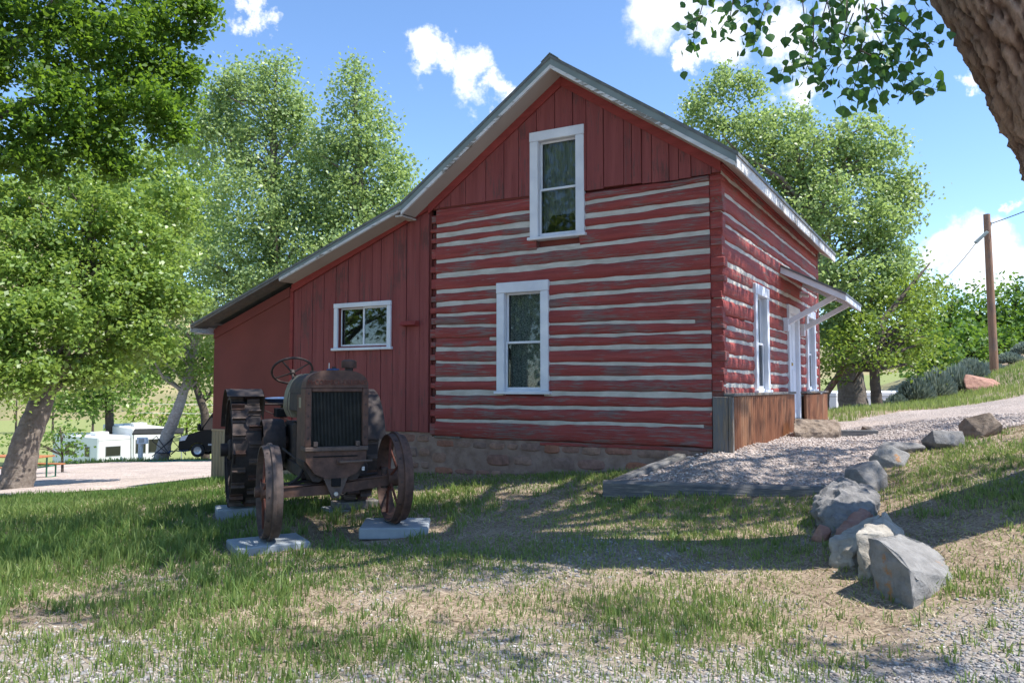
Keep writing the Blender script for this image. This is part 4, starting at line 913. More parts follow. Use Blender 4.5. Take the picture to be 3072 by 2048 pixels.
def skirt(x, a0, a1, r0, r1, par):
    n = 22; V = []; F_ = []
    for k in range(n):
        a = R(a0 + (a1 - a0) * k / (n - 1)); V += [(x, 2.10 + math.cos(a) * r0, .635 + math.sin(a) * r0), (x, 2.10 + math.cos(a) * r1, .635 + math.sin(a) * r1), (x + .004, 2.10 + math.cos(a) * r0, .635 + math.sin(a) * r0), (x + .004, 2.10 + math.cos(a) * r1, .635 + math.sin(a) * r1)]
    for k in range(n - 1):
        b = 4 * k; F_ += [(b, b + 4, b + 5, b + 1), (b + 2, b + 3, b + 7, b + 6)]
    T('fender_side', MB().add(V, F_), mat_rustdark, par)
skirt(-.458, 0, 125, .703, .40, f1); skirt(.454, 0, 172, .703, .40, f2)
T('fender_rib', MB().ring((-.80, 2.10, .635), (1, 0, 0), [(.706, -.012), (.712, 0), (.706, .012)], 4, False), mat_rustdark, f1).hide_render = False

# ------------------------------------------------------------------ pads, blocks, timbers
def tw(x, y): return (TRC[0] + math.cos(TR) * x - math.sin(TR) * y, TRC[1] + math.sin(TR) * x + math.cos(TR) * y)
def pad(lx, ly, w, d, h, ztop, rz, label):
    X, Y = tw(lx, ly); mb = MB().box(-w / 2, w / 2, -d / 2, d / 2, 0, h, .012)
    o = mb.build('concrete_pad', mat_conc); o.location = (X, Y, ztop - h); o.rotation_euler = (R(random.uniform(-.6, .6)), R(random.uniform(-.6, .6)), rz)
    tag(o, label, 'concrete pad', 'pads under the tractor wheels')
ztopL = TZ0 + axz(-.6) + .015 - .452; ztopR = TZ0 + axz(.6) + .015 - .452
pad(-.60, .0, .66, .52, .13, ztopL + .004, TR + .10, 'grey concrete pad among tall grass under a front tractor wheel')
pad(.62, .0, .66, .58, .11, ztopR + .004, TR - .35, 'clean grey concrete pad standing proud of the grass under a front wheel')
pad(-.66, 2.08, .55, .42, .14, TZ0 - .022, TR, 'half sunken concrete pad under the lugged rear wheel')
pad(.66, 2.02, .72, .5, .14, TZ0 - .105, TR + .05, 'low concrete pad carrying a wooden block')
X, Y = tw(.66, 2.02); o = MB().box(-.27, .27, -.13, .13, 0, .085, .008).build('wooden_block', mat_greywood); o.location = (X, Y, TZ0 - .105); o.rotation_euler = (0, 0, TR + .04)
tag(o, 'grey wooden block wedged under a rear tractor wheel', 'wood block')
def timber(A, B, z0, z1, w, label, seed):
    A = np.array(A); B = np.array(B); L = float(np.hypot(*(B - A))); n = int(L / .07) + 2; us = np.linspace(0, L, n); V = []; t = us / L; F_ = []
    j = [wavy(seed + k, n, .007, L) for k in range(8)]
    for i in range(n):
        zz = z0 + (z1 - z0) * t[i]; h = .175 + j[0][i]; hw = w / 2
        pr = [(-hw, -.06), (-hw + j[1][i], .03), (-hw + .004 + j[2][i], h - .028), (-hw + .03, h + j[3][i]), (hw - .03, h + j[4][i]), (hw + j[5][i], h - .028), (hw + j[6][i], .03), (hw, -.06)]
        V += [(us[i], a, zz + b) for a, b in pr]
    for i in range(n - 1):
        for k in range(8): F_.append((i * 8 + k, i * 8 + (k + 1) % 8, (i + 1) * 8 + (k + 1) % 8, (i + 1) * 8 + k))
    F_ += [tuple(range(8)), tuple((n - 1) * 8 + k for k in range(8))[::-1]]
    o = MB().add(V, F_).build('timber_beam', mat_beam, None, True, 40); o.location = (float(A[0]), float(A[1]), 0); o.rotation_euler = (0, 0, math.atan2(*(B - A)[::-1])); tag(o, label, 'timber')
zA = tz1(*BEAM_A); zB = tz1(*BEAM_B)
timber(BEAM_A + (.0, -.03), BEAM_B + (.25, -.06), .238, .244, .20, 'long weathered grey timber edging the gravel drive above the grass', 60)
d_ = (BEAM_C - BEAM_A) / np.hypot(*(BEAM_C - BEAM_A)); timber(BEAM_A + d_ * .16, BEAM_C, .225, .46, .17, 'sunlit grey timber running from the long beam up to the foundation', 70)

# ------------------------------------------------------------------ boulders
def ico(sub=4):
    bm = bmesh.new(); bmesh.ops.create_icosphere(bm, subdivisions=sub, radius=1); V = np.array([v.co[:] for v in bm.verts]); F_ = np.array([[v.index for v in f.verts] for f in bm.faces]); bm.free(); return V, F_
def rockify(name, pts, mat, seed, rough, bev):
    """angular rock: the hull of a few corners, edges broken and faces roughened"""
    bm = bmesh.new()
    for p in pts: bm.verts.new(tuple(p))
    bmesh.ops.convex_hull(bm, input=bm.verts); bmesh.ops.delete(bm, geom=[v for v in bm.verts if not v.link_faces], context='VERTS')
    bmesh.ops.dissolve_limit(bm, angle_limit=R(7), verts=bm.verts, edges=bm.edges)
    bmesh.ops.bevel(bm, geom=bm.edges[:], offset=bev, segments=2, profile=.6, affect='EDGES', clamp_overlap=True); bmesh.ops.triangulate(bm, faces=bm.faces)
    for _ in range(5):
        le = [e for e in bm.edges if e.calc_length() > .04]
        if le and len(bm.verts) < 6000: bmesh.ops.subdivide_edges(bm, edges=le, cuts=1); bmesh.ops.triangulate(bm, faces=bm.faces)
    bm.normal_update()
    for v in bm.verts:
        c = v.co; lay = mnoise.noise(Vector((c.x * 1.5, c.y * 1.5, c.z * 14)) + Vector((seed, seed, 0)))
        v.co = c + v.normal * (rough * mnoise.noise(c * 3.1 + Vector((seed, 0, 0))) + rough * .8 * mnoise.noise(c * 8.3 + Vector((0, seed, 0))) + rough * .6 * mnoise.noise(c * 21 + Vector((0, 0, seed))) + rough * .5 * lay)
    me = bpy.data.meshes.new(name); bm.to_mesh(me); bm.free(); me.polygons.foreach_set('use_smooth', [True] * len(me.polygons)); me.set_sharp_from_angle(angle=R(32)); me.materials.append(mat)
    o = bpy.data.objects.new(name, me); col.objects.link(o); return o
def hull_rock(pts, mat, label, seed, rough=.018, cuts=7, bev=.02):
    P_ = np.array([at(*p) for p in pts]); ctr = np.array([P_[:, 0].mean(), P_[:, 1].mean(), P_[:, 2].min()])
    foot = [np.array([p[0] * .9 + ctr[0] * .1, p[1] * .9 + ctr[1] * .1, tz1(p[0], p[1]) - .12]) for p in P_]
    o = rockify('boulder', [p - ctr for p in list(P_) + foot], mat, seed, rough * 1.5, bev); o.location = tuple(ctr); return tag(o, label, 'rock')
def boulder(name, loc, dims, rz, seed, mat, label, cat='rock', planes=11, flats=(), tilt=(0, 0), rough=.05, group=None):
    r = np.random.default_rng(seed); n = 15; D = r.normal(size=(n, 3)); D /= np.linalg.norm(D, axis=1)[:, None]; D *= r.uniform(.88, 1.12, n)[:, None]
    o = rockify(name, D * np.array(dims)[None, :], mat, seed, min(rough, .05) * min(dims) * .9, .07 * min(dims)); o.location = loc; o.rotation_euler = (tilt[0], tilt[1], rz); return tag(o, label, cat, group)
def bl(px, py, wpx, hpx, depth_ratio, seed, mat, label, Y=None, sink=.42, rz=0, **k):
    """boulder whose visible base centre is at a ground pixel, sized from its width and height in the photograph"""
    P = ground(px, py) if Y is None else at(px, py, Y); s = P[1] / FPX; w = wpx * s / 2; h = hpx * s / (1 - sink) / 2; d = w * depth_ratio
    z = P[2] + h - 2 * h * sink
    return boulder('boulder', (P[0], P[1] + d * .7, z), (w, d, h), rz, seed, mat, label, **k)
hull_rock([(2603, 1612, 5.55), (2640, 1622, 5.42), (2690, 1660, 5.28), (2728, 1705, 5.18), (2738, 1800, 5.15), (2622, 1785, 5.5), (2703, 1600, 5.95), (2790, 1635, 6.0), (2850, 1690, 5.8), (2878, 1742, 5.6), (2812, 1790, 5.3)], mat_rock_lichen, 'grey rock slab with flat cut face and orange lichen, front of the rock row', 11, .012, bev=.012)
hull_rock([(2560, 1598, 5.85), (2578, 1700, 5.85), (2612, 1765, 5.75), (2654, 1530, 6.45), (2710, 1592, 6.35), (2650, 1592, 5.85), (2725, 1700, 6.15)], mat_rock_pale, 'cream angular rock leaning behind the flat-faced slab', 24, .016)
hull_rock([(2489, 1625, 6.2), (2488, 1672, 6.15), (2562, 1668, 6.05), (2541, 1580, 6.5), (2640, 1535, 6.7), (2655, 1560, 6.6), (2600, 1600, 6.1)], mat_rock_pale, 'low pale rock between the red stone and cream rock', 33, .022)
hull_rock([(2495, 1612, 6.55), (2512, 1575, 6.7), (2585, 1522, 6.95), (2622, 1528, 6.95), (2580, 1570, 6.6), (2515, 1622, 6.5)], mat_rock_red, 'rust-red stone wedged between the grey boulder and pale rock', 47, .022, bev=.03)
bl(2475, 1625, 70, 50, .7, 52, mat_rock_red, 'small dull red stone at the foot of the grey boulder', planes=8)
hull_rock([(2433, 1505, 7.2), (2445, 1478, 7.4), (2514, 1428, 7.7), (2568, 1434, 7.75), (2643, 1472, 7.5), (2618, 1522, 6.95), (2560, 1560, 6.8), (2505, 1592, 6.85), (2460, 1548, 7.0), (2520, 1470, 7.1), (2590, 1480, 7.1)], mat_rock_grey, 'big rounded grey boulder at the end of the long timber', 66, .03, bev=.05)
bl(2620, 1480, 140, 105, .9, 71, mat_rock_grey, 'dark grey rock behind the big rounded boulder', rz=R(15), planes=8, rough=.05)
bl(2690, 1398, 130, 62, .8, 82, mat_rock_lichen, 'rust-stained flat rock in the grass bank beside the drive', rz=R(10), planes=7, rough=.04)
bl(2730, 1362, 160, 40, .7, 86, mat_rock_grey, 'low flat grey rock edging the drive beside the rust-stained rock', planes=7, rough=.04)
bl(2850, 1345, 150, 72, .7, 93, mat_rock_grey, 'mossy grey rock edging the drive next to the craggy brown boulder', planes=7, rough=.04, rz=R(8))
bl(2968, 1310, 130, 75, .8, 101, mat_rock_brown, 'craggy brown boulder edging the drive by the big trunk', planes=7, rough=.08, rz=R(-10))
bl(2952, 1172, 138, 62, .45, 116, mat_rock_red, 'smooth red sandstone boulder below the utility pole', Y=28, rz=R(12), planes=5, rough=.03, sink=.3, tilt=(0, R(-9)))
hull_rock([(2380, 1264, 12.3), (2396, 1256, 12.7), (2508, 1254, 12.7), (2523, 1268, 12.4), (2519, 1294, 12.2), (2384, 1298, 12.1)], mat_rock_brown, 'flat-topped brown doorstep stone before the white door', 123, .02, bev=.035)
bl(2600, 1292, 40, 16, .8, 131, mat_rock_brown, 'small stone lying on the drive beyond the doorstep', Y=12.8, planes=8)
P = at(2565, 1296, 12.5); o = MB().box(-.34, .34, -.05, .05, 0, .10, .012).build('wood_scrap', mat_beam); o.location = (P[0], P[1], tz1(P[0], P[1]) + .015); o.rotation_euler = (0, 0, R(-6)); tag(o, 'short dark timber offcut lying on the drive by the doorstep', 'timber')
for k, (px, py, w) in enumerate(((1340, 1500, 40), (2290, 1545, 55), (1880, 1680, 26), (1370, 1495, 30), (1500, 1460, 40))):
    pass

# ------------------------------------------------------------------ utility pole and cables
PB = at(2984, 1122, 33.0); PT = at(2960, 643, 33.0); PB[2] = tz1(PB[0], PB[1]) - .4
pole = MB().tube([PB, lerp(PB, PT, .5), PT], [.165, .15, .13], 14).build('utility_pole', mat_polewood, None, True, 40); tag(pole, 'bare wooden utility pole leaning slightly above the red boulder', 'utility pole')
arm0 = at(2948, 705, 32.85); arm1 = at(2930, 720, 32.6)
MB().box(-.06, .06, -.06, .06, -.35, .35, .02).build('lamp_bracket', mat_fascia, pole); b = pole.children[-1]; b.location = at(2944, 712, 32.75); b.rotation_euler = (0, R(48), 0)
MB().cyl(at(2972, 690, 32.95) + np.array([0, 0, .25]), (0, 0, 1), .04, -.08, .08, 10, .01).build('insulator', mat_wire, pole)
def sag(A, B, s, n=16): return [tuple(lerp(np.array(A), np.array(B), t) - np.array([0, 0, s * 4 * t * (1 - t)])) for t in np.linspace(0, 1, n)]
tag(MB().tube(sag(at(2970, 672, 33), at(3400, 480, 30), .15), .018, 6).build('power_cable', mat_wire), 'dark overhead cable running from the pole top out to the right', 'cable')
tag(MB().tube(sag(at(2936, 718, 32.7), at(2820, 850, 38), .1), .014, 6).build('power_cable', mat_wire), 'thin cable dropping from the pole bracket into the treetops', 'cable')
# ------------------------------------------------------------------ vehicles and camp things
def trailer(name, corner, e, L, W, H, zb, label, cat, windows, roofbits=True, awn=False, mat=None):
    """box trailer: corner = near left foot of its end wall, e = direction along the end wall (W wide), body runs off along g"""
    e = np.array(e) / np.hypot(*e); ang = math.atan2(e[1], e[0]); root = empty(name, (corner[0], corner[1], zb), ang); tag(root, label, cat)
    body = MB().box(0, W, 0, L, .55, H, .09).build('body', mat or mat_rvwhite, root, True, 30)
    MB().box(.1, W - .1, .15, L - .15, .3, .55, .03).build('chassis', mat_rvgrey, root)
    for y in (L * .45, L * .58):
        for x in (.0, W - .22): wv = MB().ring((x + .11, y, .34), (1, 0, 0), [(1e-4, -.1), (.2, -.1), (.33, -.1), (.35, -.07), (.35, .07), (.33, .1), (1e-4, .1)], 24, False).build('wheel', mat_rubber, root, True, 40)
    for face, a0, a1, z0, z1 in windows:
        if face == 'end': f = MB().box(a0, a1, -.02, .005, z0, z1, .012); g = MB().box(a0 + .05, a1 - .05, -.03, -.018, z0 + .05, z1 - .05, .004)
        elif face == 'left': f = MB().box(-.02, .005, a0, a1, z0, z1, .012); g = MB().box(-.03, -.018, a0 + .05, a1 - .05, z0 + .05, z1 - .05, .004)
        else: f = MB().box(W - .005, W + .02, a0, a1, z0, z1, .012); g = MB().box(W + .018, W + .03, a0 + .05, a1 - .05, z0 + .05, z1 - .05, .004)
        w = f.build('window', mat_rvgrey, root); g.build('pane', mat_darkglass, w)
    if roofbits:
        MB().box(W * .3, W * .7, L * .25, L * .25 + 1.0, H, H + .28, .06).build('roof_unit', mat_rvwhite, root, True, 30); MB().box(W * .4, W * .6, L * .7, L * .7 + .4, H, H + .12, .03).build('roof_vent', mat_rvwhite, root)
    MB().box(.05, W - .05, -.012, .0, H - .28, H - .24, .003).build('trim_strip', mat_rvgrey, root)
    if awn:
        MB().prism([(-1.9, H - .55), (0, H - .12), (0, H - .06), (-1.9, H - .48)], .3, L - .5).build('awning', mat_rubber, root)
        for y in (.4, L - .6): MB().tube([(-1.85, y, H - .52), (-1.85, y, .0)], .03, 6).build('awning_pole', mat_rvgrey, root)
    return root
c = at(292, 1385, 60); trailer('travel_trailer', c, (.6, .8), 7.4, 2.5, 3.05, -5.35, 'white travel trailer with sunlit rear wall and dark rear window, below the gravel edge', 'trailer', [('end', .55, 1.75, 1.55, 2.35), ('left', 1.2, 2.0, 1.5, 2.3), ('left', 3.5, 5.2, 1.5, 2.4)])
c = at(392, 1385, 62); trailer('motorhome', c, (.75, .66), 8.0, 2.5, 3.5, -5.2, 'white motorhome with dark windows and black awning behind the leaning trunk', 'motorhome', [('end', .3, 1.1, 1.5, 2.6), ('end', 1.25, 2.3, 1.5, 2.6), ('left', 1, 2.2, 1.6, 2.5)])
P0 = at(425, 1300, 60.5); o = MB().box(-1.6, 1.9, -1.0, .9, -.06, .06, .03).build('shade_canopy', mat_rubber); o.location = tuple(at(470, 1293, 60.8)); o.rotation_euler = (R(8), 0, R(20))
for x in (-1.5, 1.8): MB().tube([(x, -.9, 0), (x, -.9, -3.2)], .04, 6).build('canopy_pole', mat_rvgrey, o)
tag(o, 'flat black shade canopy set up before the white motorhome', 'canopy')
c = at(2470, 1240, 38); trailer('travel_trailer', (c[0] - 4.0, c[1] + 2.2), (.93, -.37), 2.6, 5.2, 2.95, -1.7, 'pale trailer with a small dark window seen past the back corner skirt', 'trailer', [('end', 3.95, 4.45, 1.6, 2.3)], False)
c = at(2550, 1240, 40); trailer('travel_trailer', (c[0], c[1] + .6), (.99, -.1), 2.5, 6.0, 3.0, -1.75, 'white trailer parked behind the furrowed trunk and slim tree', 'trailer', [('end', 2.6, 3.3, 1.9, 2.3), ('end', 3.9, 4.6, 1.9, 2.3)], False)
# black van, nose to the left
vw = at(592, 1371, 43); van = empty('black_van', (vw[0], vw[1], vw[2]), R(4)); tag(van, 'glossy black van with silver wheels parked beyond the shed corner', 'van')
prof = [(-.98, .38), (-1.0, .62), (-.97, .92), (-.86, 1.12), (-.42, 1.24), (.10, 1.40), (.62, 2.18), (.86, 2.52), (1.20, 2.68), (4.9, 2.72), (5.05, 2.6), (5.1, .42)]
def arc_cut(cx, r, n=9): return [(cx + r * math.cos(R(a)), .36 + r * math.sin(R(a))) for a in np.linspace(0, 180, n)]
bot = [(4.35, .38)] + arc_cut(3.9, .43) + [(3.4, .36), (.5, .36)] + arc_cut(0, .43) + [(-.5, .38)]
pol = prof + bot
vb = bmesh.new(); vs = [vb.verts.new((x, 0, z)) for x, z in pol]; f = vb.faces.new(vs); ex = bmesh.ops.extrude_face_region(vb, geom=[f]); bmesh.ops.translate(vb, vec=(0, 1.95, 0), verts=[v for v in ex['geom'] if isinstance(v, bmesh.types.BMVert)])
bmesh.ops.recalc_face_normals(vb, faces=vb.faces); bmesh.ops.triangulate(vb, faces=[f_ for f_ in vb.faces if len(f_.verts) > 4])
me = bpy.data.meshes.new('body'); vb.to_mesh(me); vb.free(); me.materials.append(mat_vanpaint); link_copy(me, 'body', van)
MB().prism([(.22, 1.46), (.66, 2.10), (1.15, 2.16), (1.15, 1.46)], -.006, .0).build('door_window', mat_darkglass, van); MB().prism([(1.22, 1.46), (1.22, 2.16), (1.9, 2.18), (1.9, 1.46)], -.006, .0).build('door_window', mat_darkglass, van)
MB().add([(.12, .12, 1.44), (.12, 1.83, 1.44), (.64, 1.78, 2.22), (.64, .17, 2.22)], [(0, 1, 2, 3)]).mapped(lambda p: (p[0] - .02, p[1], p[2] + .012)).build('windscreen', mat_darkglass, van)
MB().prism([(-.97, .86), (-.86, 1.10), (-.50, 1.19), (-.66, .90)], -.008, .3).build('headlight', mat_lamp, van); MB().box(-1.03, -.98, .3, 1.65, .5, .85, .02).build('grille', mat_rvgrey, van)
mr_ = MB().box(.05, .22, -.32, -.1, 1.42, 1.78, .05).build('mirror', mat_vanpaint, van); MB().box(.1, .18, -.1, .0, 1.5, 1.58, .01).build('mirror_arm', mat_vanpaint, mr_)
MB().box(.55, 4.3, -.02, .0, .62, .72, .006).build('side_trim', mat_rvgrey, van)
for x in (0, 3.9):
    for y in (.10, 1.85):
        w = MB().ring((x, y, .36), (0, 1, 0), [(.2, -.11), (.32, -.11), (.36, -.08), (.36, .08), (.32, .11), (.2, .11)], 28).build('wheel', mat_rubber, van, True, 40)
        rim = MB().ring((x, y, .36), (0, 1, 0), [(1e-4, -.09), (.06, -.1), (.09, -.07), (.17, -.09), (.22, -.112), (.22, .1), (1e-4, .1)], 28, False).build('rim', mat_alloy, w, True, 40)
# power pedestal
P = at(421, 1381, 44); pz = P[2]; ped = empty('power_pedestal', (P[0], P[1], pz)); tag(ped, 'white power pedestal post standing at the gravel edge', 'pedestal')
MB().box(-.11, .11, -.09, .09, -.2, 1.0, .02).build('post', mat_whitew, ped); hd = MB().prism([(-.16, .92), (.36, .92), (.36, 1.12), (.30, 1.26), (-.16, 1.26)], -.14, .14).build('meter_head', mat_white, ped); MB().box(-.05, .25, -.15, -.142, .97, 1.2, .004).build('meter_door', mat_rvgrey, hd)
# folding camp chairs
def camp_chair(px, py, d, rz, label):
    P = at(px, py, d); ch = empty('camp_chair', (P[0], P[1], P[2]), rz); tag(ch, label, 'camp chair', 'blue camp chairs by the van')
    q = MB(); n = 7; V = []; F_ = []
    for i in range(n):
        for j in range(n): x = -.42 + .84 * i / (n - 1); y = -.4 + .8 * j / (n - 1); V.append((x, y, .20 - .06 * (1 - (x / .42) ** 2) * (1 - (y / .4) ** 2) + .05 * (j == n - 1)))
    F_ = [(i * n + j, (i + 1) * n + j, (i + 1) * n + j + 1, i * n + j + 1) for i in range(n - 1) for j in range(n - 1)]; q.add(V, F_).build('seat', mat_bluefab, ch, True)
    MB().tube([(-.48, -.42, 0), (.48, .42, 1.05)], .022, 6).build('leg', mat_wire, ch); MB().tube([(.48, -.42, 0), (-.48, .42, 1.05)], .022, 6).build('leg', mat_wire, ch)
    MB().tube([(-.48, -.42, .85), (.48, -.42, .02)], .02, 6).build('leg', mat_wire, ch); MB().tube([(.48, -.42, .85), (-.48, -.42, .02)], .02, 6).build('leg', mat_wire, ch)
    for s in (-1, 1): MB().tube([(s * .48, -.42, .85), (s * .5, -.2, .92), (s * .48, .42, 1.05)], .018, 6).build('arm_rest', mat_wire, ch)
camp_chair(490, 1367, 43.5, R(10), 'blue folding camp chair at the foot of the leaning trunk'); camp_chair(550, 1362, 44.5, R(-15), 'blue folding camp chair beside the black van')
P = at(520, 1369, 43.2); o = MB().box(-1.6, 1.9, -.7, .9, .0, .02, .004).build('ground_mat', mat_bluefab); o.location = (P[0], P[1], tz1(P[0], P[1]) + .045); o.rotation_euler = (R(3), 0, R(6)); tag(o, 'dark blue mat spread on the gravel under the camp chairs', 'mat')
hp = [at(px, py, 42.6) for px, py in ((428, 1375), (460, 1377), (500, 1374), (540, 1377), (580, 1374), (640, 1376))]; hp = [(p[0], p[1], tz1(p[0], p[1]) + .06) for p in hp]
tag(MB().tube(hp, .035, 6).build('garden_hose', mat_hose, None, True), 'green hose lying along the gravel from the pedestal to the van', 'hose')
# picnic table by the leaning trunk
P = at(60, 1425, 26); pt = empty('picnic_table', (P[0], P[1], tz1(P[0], P[1])), R(-8)); tag(pt, 'picnic table with orange planks and green pipe frame behind the leaning trunk', 'picnic table')
for k in range(5): MB().box(-.95, .95, -.36 + k * .146, -.36 + k * .146 + .138, .72, .76, .006).build('table_plank', mat_plank, pt)
for y in (-.80, .62):
    for k in range(1): MB().box(-.95, .95, y, y + .24, .42, .46, .006).build('seat_plank', mat_plank, pt)
for x in (-.7, .7):
    for s in (-1, 1): MB().tube([(x, s * .30, .72), (x, s * .30, .04), (x, s * .72, .04), (x, s * .72, .42)], .028, 8).build('leg', mat_greenpaint, pt, True, 50)
    MB().tube([(x, -.72, .40), (x, .72, .40)], .025, 8).build('cross_pipe', mat_greenpaint, pt)
for py, lab in ((1211, 'upper thin white wire strung past the leaning trunk'), (1238, 'lower thin white wire strung past the leaning trunk')):
    tag(MB().tube([tuple(at(405, py, 70)), tuple(at(660, py + 3, 70))], .02, 5).build('fence_wire', mat_wirewhite), lab, 'wire')

# ------------------------------------------------------------------ trees
def leaf_cloud(C, rad, per, size, r, flat=.35, jitter=.35):
    """kite shaped leaves scattered about clump centres C; returns verts, quads, lc"""
    m = len(C) * per; cen = np.repeat(C, per, 0) + r.normal(size=(m, 3)) * np.repeat(rad, per)[:, None] * np.array([1, 1, .8]) * .55
    n = r.normal(size=(m, 3)); n[:, 2] = abs(n[:, 2]) * .8 + flat; n /= np.linalg.norm(n, axis=1)[:, None]
    t = np.cross(n, r.normal(size=(m, 3))); t /= np.linalg.norm(t, axis=1)[:, None] + 1e-9; b = np.cross(n, t)
    s = size * r.uniform(1 - jitter, 1 + jitter, m)[:, None]
    V = np.stack([cen - t * s * .5, cen + b * s * .36 - t * s * .08 + n * s * .10, cen + t * s * .55 - n * s * .06, cen - b * s * .36 - t * s * .08 + n * s * .10], 1).reshape(-1, 3)
    F_ = np.arange(m * 4).reshape(m, 4); tone = np.repeat(r.random(len(C)), per) * .55 + r.random(m) * .45
    return V, F_, np.repeat(tone, 4)
def lobe_points(lobes, r, dens):
    """clump centres biased to the outside of ellipsoid lobes (px, py, depth, rx px, ry px)"""
    out = []; rad = []
    for px, py, d, rx, ry in lobes:
        c = at(px, py, d); k = d / FPX; R3 = np.array([rx * k, rx * k * .85, ry * k]); cs = dens[1] * d / 38 if len(dens) > 1 else .6
        n = int(dens[0] * rx * ry / 10000) + 4
        u = r.normal(size=(n, 3)); u /= np.linalg.norm(u, axis=1)[:, None]; rr = r.uniform(.15, 1, n) ** .45
        nb = np.array([.82 + .36 * mnoise.noise(Vector((a * 2.1 + px, b_ * 2.1, c_ * 2.1 + py))) for a, b_, c_ in u])
        out.append(c + u * (rr * nb)[:, None] * R3); rad.append(np.full(n, cs) * r.uniform(.7, 1.25, n))
    return np.vstack(out), np.concatenate(rad)
def limbs(mb, trunk, radii, C, r, n, n_side=6, tipr=.02, start=.3):
    """curved limbs from the trunk to clump centres"""
    T_ = [np.array(p) for p in trunk]; m = len(T_)
    for i in r.choice(len(C), min(n, len(C)), replace=False):
        e = C[i]; best = min(range(int(m * start), m), key=lambda k: np.hypot(*(T_[k][:2] - e[:2])) * .6 + abs((e[2] - T_[k][2]) - .8 * np.hypot(*(T_[k][:2] - e[:2]))) + (3 if T_[k][2] > e[2] else 0))
        a = T_[best]; L = np.linalg.norm(e - a)
        if L < .4: continue
        P = [a, lerp(a, e, .35) + np.array([0, 0, .06 * L]) + r.normal(size=3) * .05 * L, lerp(a, e, .7) + np.array([0, 0, .07 * L]) + r.normal(size=3) * .05 * L, e]
        r0 = min(radii[best] * .5, .02 * L + tipr * 2); mb.tube(P, [r0, r0 * .7, r0 * .42, tipr * .6], n_side, False)
def tree(name, base, tpath, radii, lobes, leafmat, barkmat, label, seed, dens=(26, .8), per=30, size=.2, nlimb=40, group=None, tipr=.02, flat=.35):
    r = np.random.default_rng(seed); root = empty(name, tuple(base)); tag(root, label, 'tree', group); o = np.array(base)
    C, rad = lobe_points(lobes, r, dens)
    # trunk path as world points
    mb = MB(); pts = [np.array(p) for p in tpath]; n = 10; fine = []; fr = []
    for k in range(len(pts) - 1):
        for j in range(n): t = j / n; fine.append(lerp(pts[k], pts[k + 1], t) + r.normal(size=3) * radii[k] * .03); fr.append(lerp(radii[k], radii[k + 1], t))
    fine.append(pts[-1]); fr.append(radii[-1]); mb.tube(fine, fr, 16); limbs(mb, fine, fr, C, r, nlimb, tipr=tipr)
    mb.v = [tuple(np.array(p) - o) for p in mb.v]; t = mb.build('trunk', barkmat, root, True)
    V, F_, lc = leaf_cloud(C, rad, per, size, r, flat); np_mesh('crown', V - o, F_, leafmat, root, attrs={'lc': lc}); return root
def gz(p): q = np.array(p, float); q[2] = tz1(q[0], q[1]) - .2; return q
G_L = 'tall cottonwoods beyond the shed'
# left: leaning near tree
b0 = gz(at(40, 1452, 18.5)); tree('cottonwood_tree', b0, [b0, at(75, 1330, 18.6), at(112, 1240, 18.8), at(160, 1080, 19.5), at(230, 900, 20), at(275, 700, 20.5), at(290, 560, 21)], [.40, .30, .27, .22, .18, .12, .05],
     [(260, 640, 20.5, 230, 150), (110, 760, 19.5, 190, 130), (420, 760, 21, 200, 150), (150, 960, 18.5, 190, 130), (330, 960, 20, 200, 130), (90, 1120, 18, 120, 90), (260, 1110, 19.5, 150, 80), (500, 620, 22, 150, 130), (0, 1010, 18, 110, 160), (20, 620, 20, 150, 160), (280, 830, 20, 250, 110), (60, 850, 19, 170, 110), (480, 880, 21, 160, 130), (420, 1030, 20.5, 130, 90)],
     mat_leaf_mid, mat_barkgrey, 'leafy cottonwood with pale leaning trunk at the gravel road beside the picnic table', 201, (34, .58), 46, .115, 50)
b0 = gz(at(330, 1345, 66.0)); tree('cottonwood_tree', b0, [b0, at(328, 1200, 66.0), at(335, 1000, 66.0), at(350, 700, 66.5), at(380, 480, 67.0)], [.36, .32, .27, .18, .07],
     [(560, 500, 67.0, 130, 120), (620, 650, 67.0, 120, 150), (200, 520, 67.0, 150, 110), (380, 560, 67.0, 180, 200), (500, 700, 66.0, 200, 180), (330, 900, 66.0, 190, 170), (330, 1130, 65.5, 130, 120), (420, 1060, 66.0, 150, 110), (230, 1200, 65.0, 90, 80)], mat_leaf_mid, mat_barkdark, 'dense tree with dark straight trunk behind the white travel trailer', 202, (28, .7), 46, .33, 40, tipr=.03)
b0 = gz(at(478, 1365, 44)); tree('cottonwood_tree', b0, [b0, at(500, 1310, 44), at(535, 1225, 44), at(562, 1140, 44.3), at(590, 1000, 44.5), at(600, 850, 45)], [.42, .34, .28, .23, .17, .07],
     [(560, 960, 44.5, 180, 120), (460, 1060, 44, 130, 70), (640, 1080, 44.5, 90, 90), (650, 880, 45, 180, 140), (540, 1120, 44, 90, 40)], mat_leaf_mid, mat_barkpale, 'tree with half whitewashed leaning trunk between the motorhome and van', 203, (26, .8), 40, .21, 36, tipr=.02)
b0 = gz(at(618, 1350, 50)); tree('cottonwood_tree', b0, [b0, at(615, 1240, 50), at(590, 1165, 50), at(565, 1090, 50), at(560, 1000, 50)], [.28, .25, .2, .15, .06],
     [(640, 1120, 51, 70, 90), (600, 1040, 51, 90, 70), (700, 1000, 51, 120, 140)], mat_leaf_mid, mat_barkdark, 'dark slender tree with forked trunk growing up behind the van', 204, (20, .8), 26, .26, 20, tipr=.03)
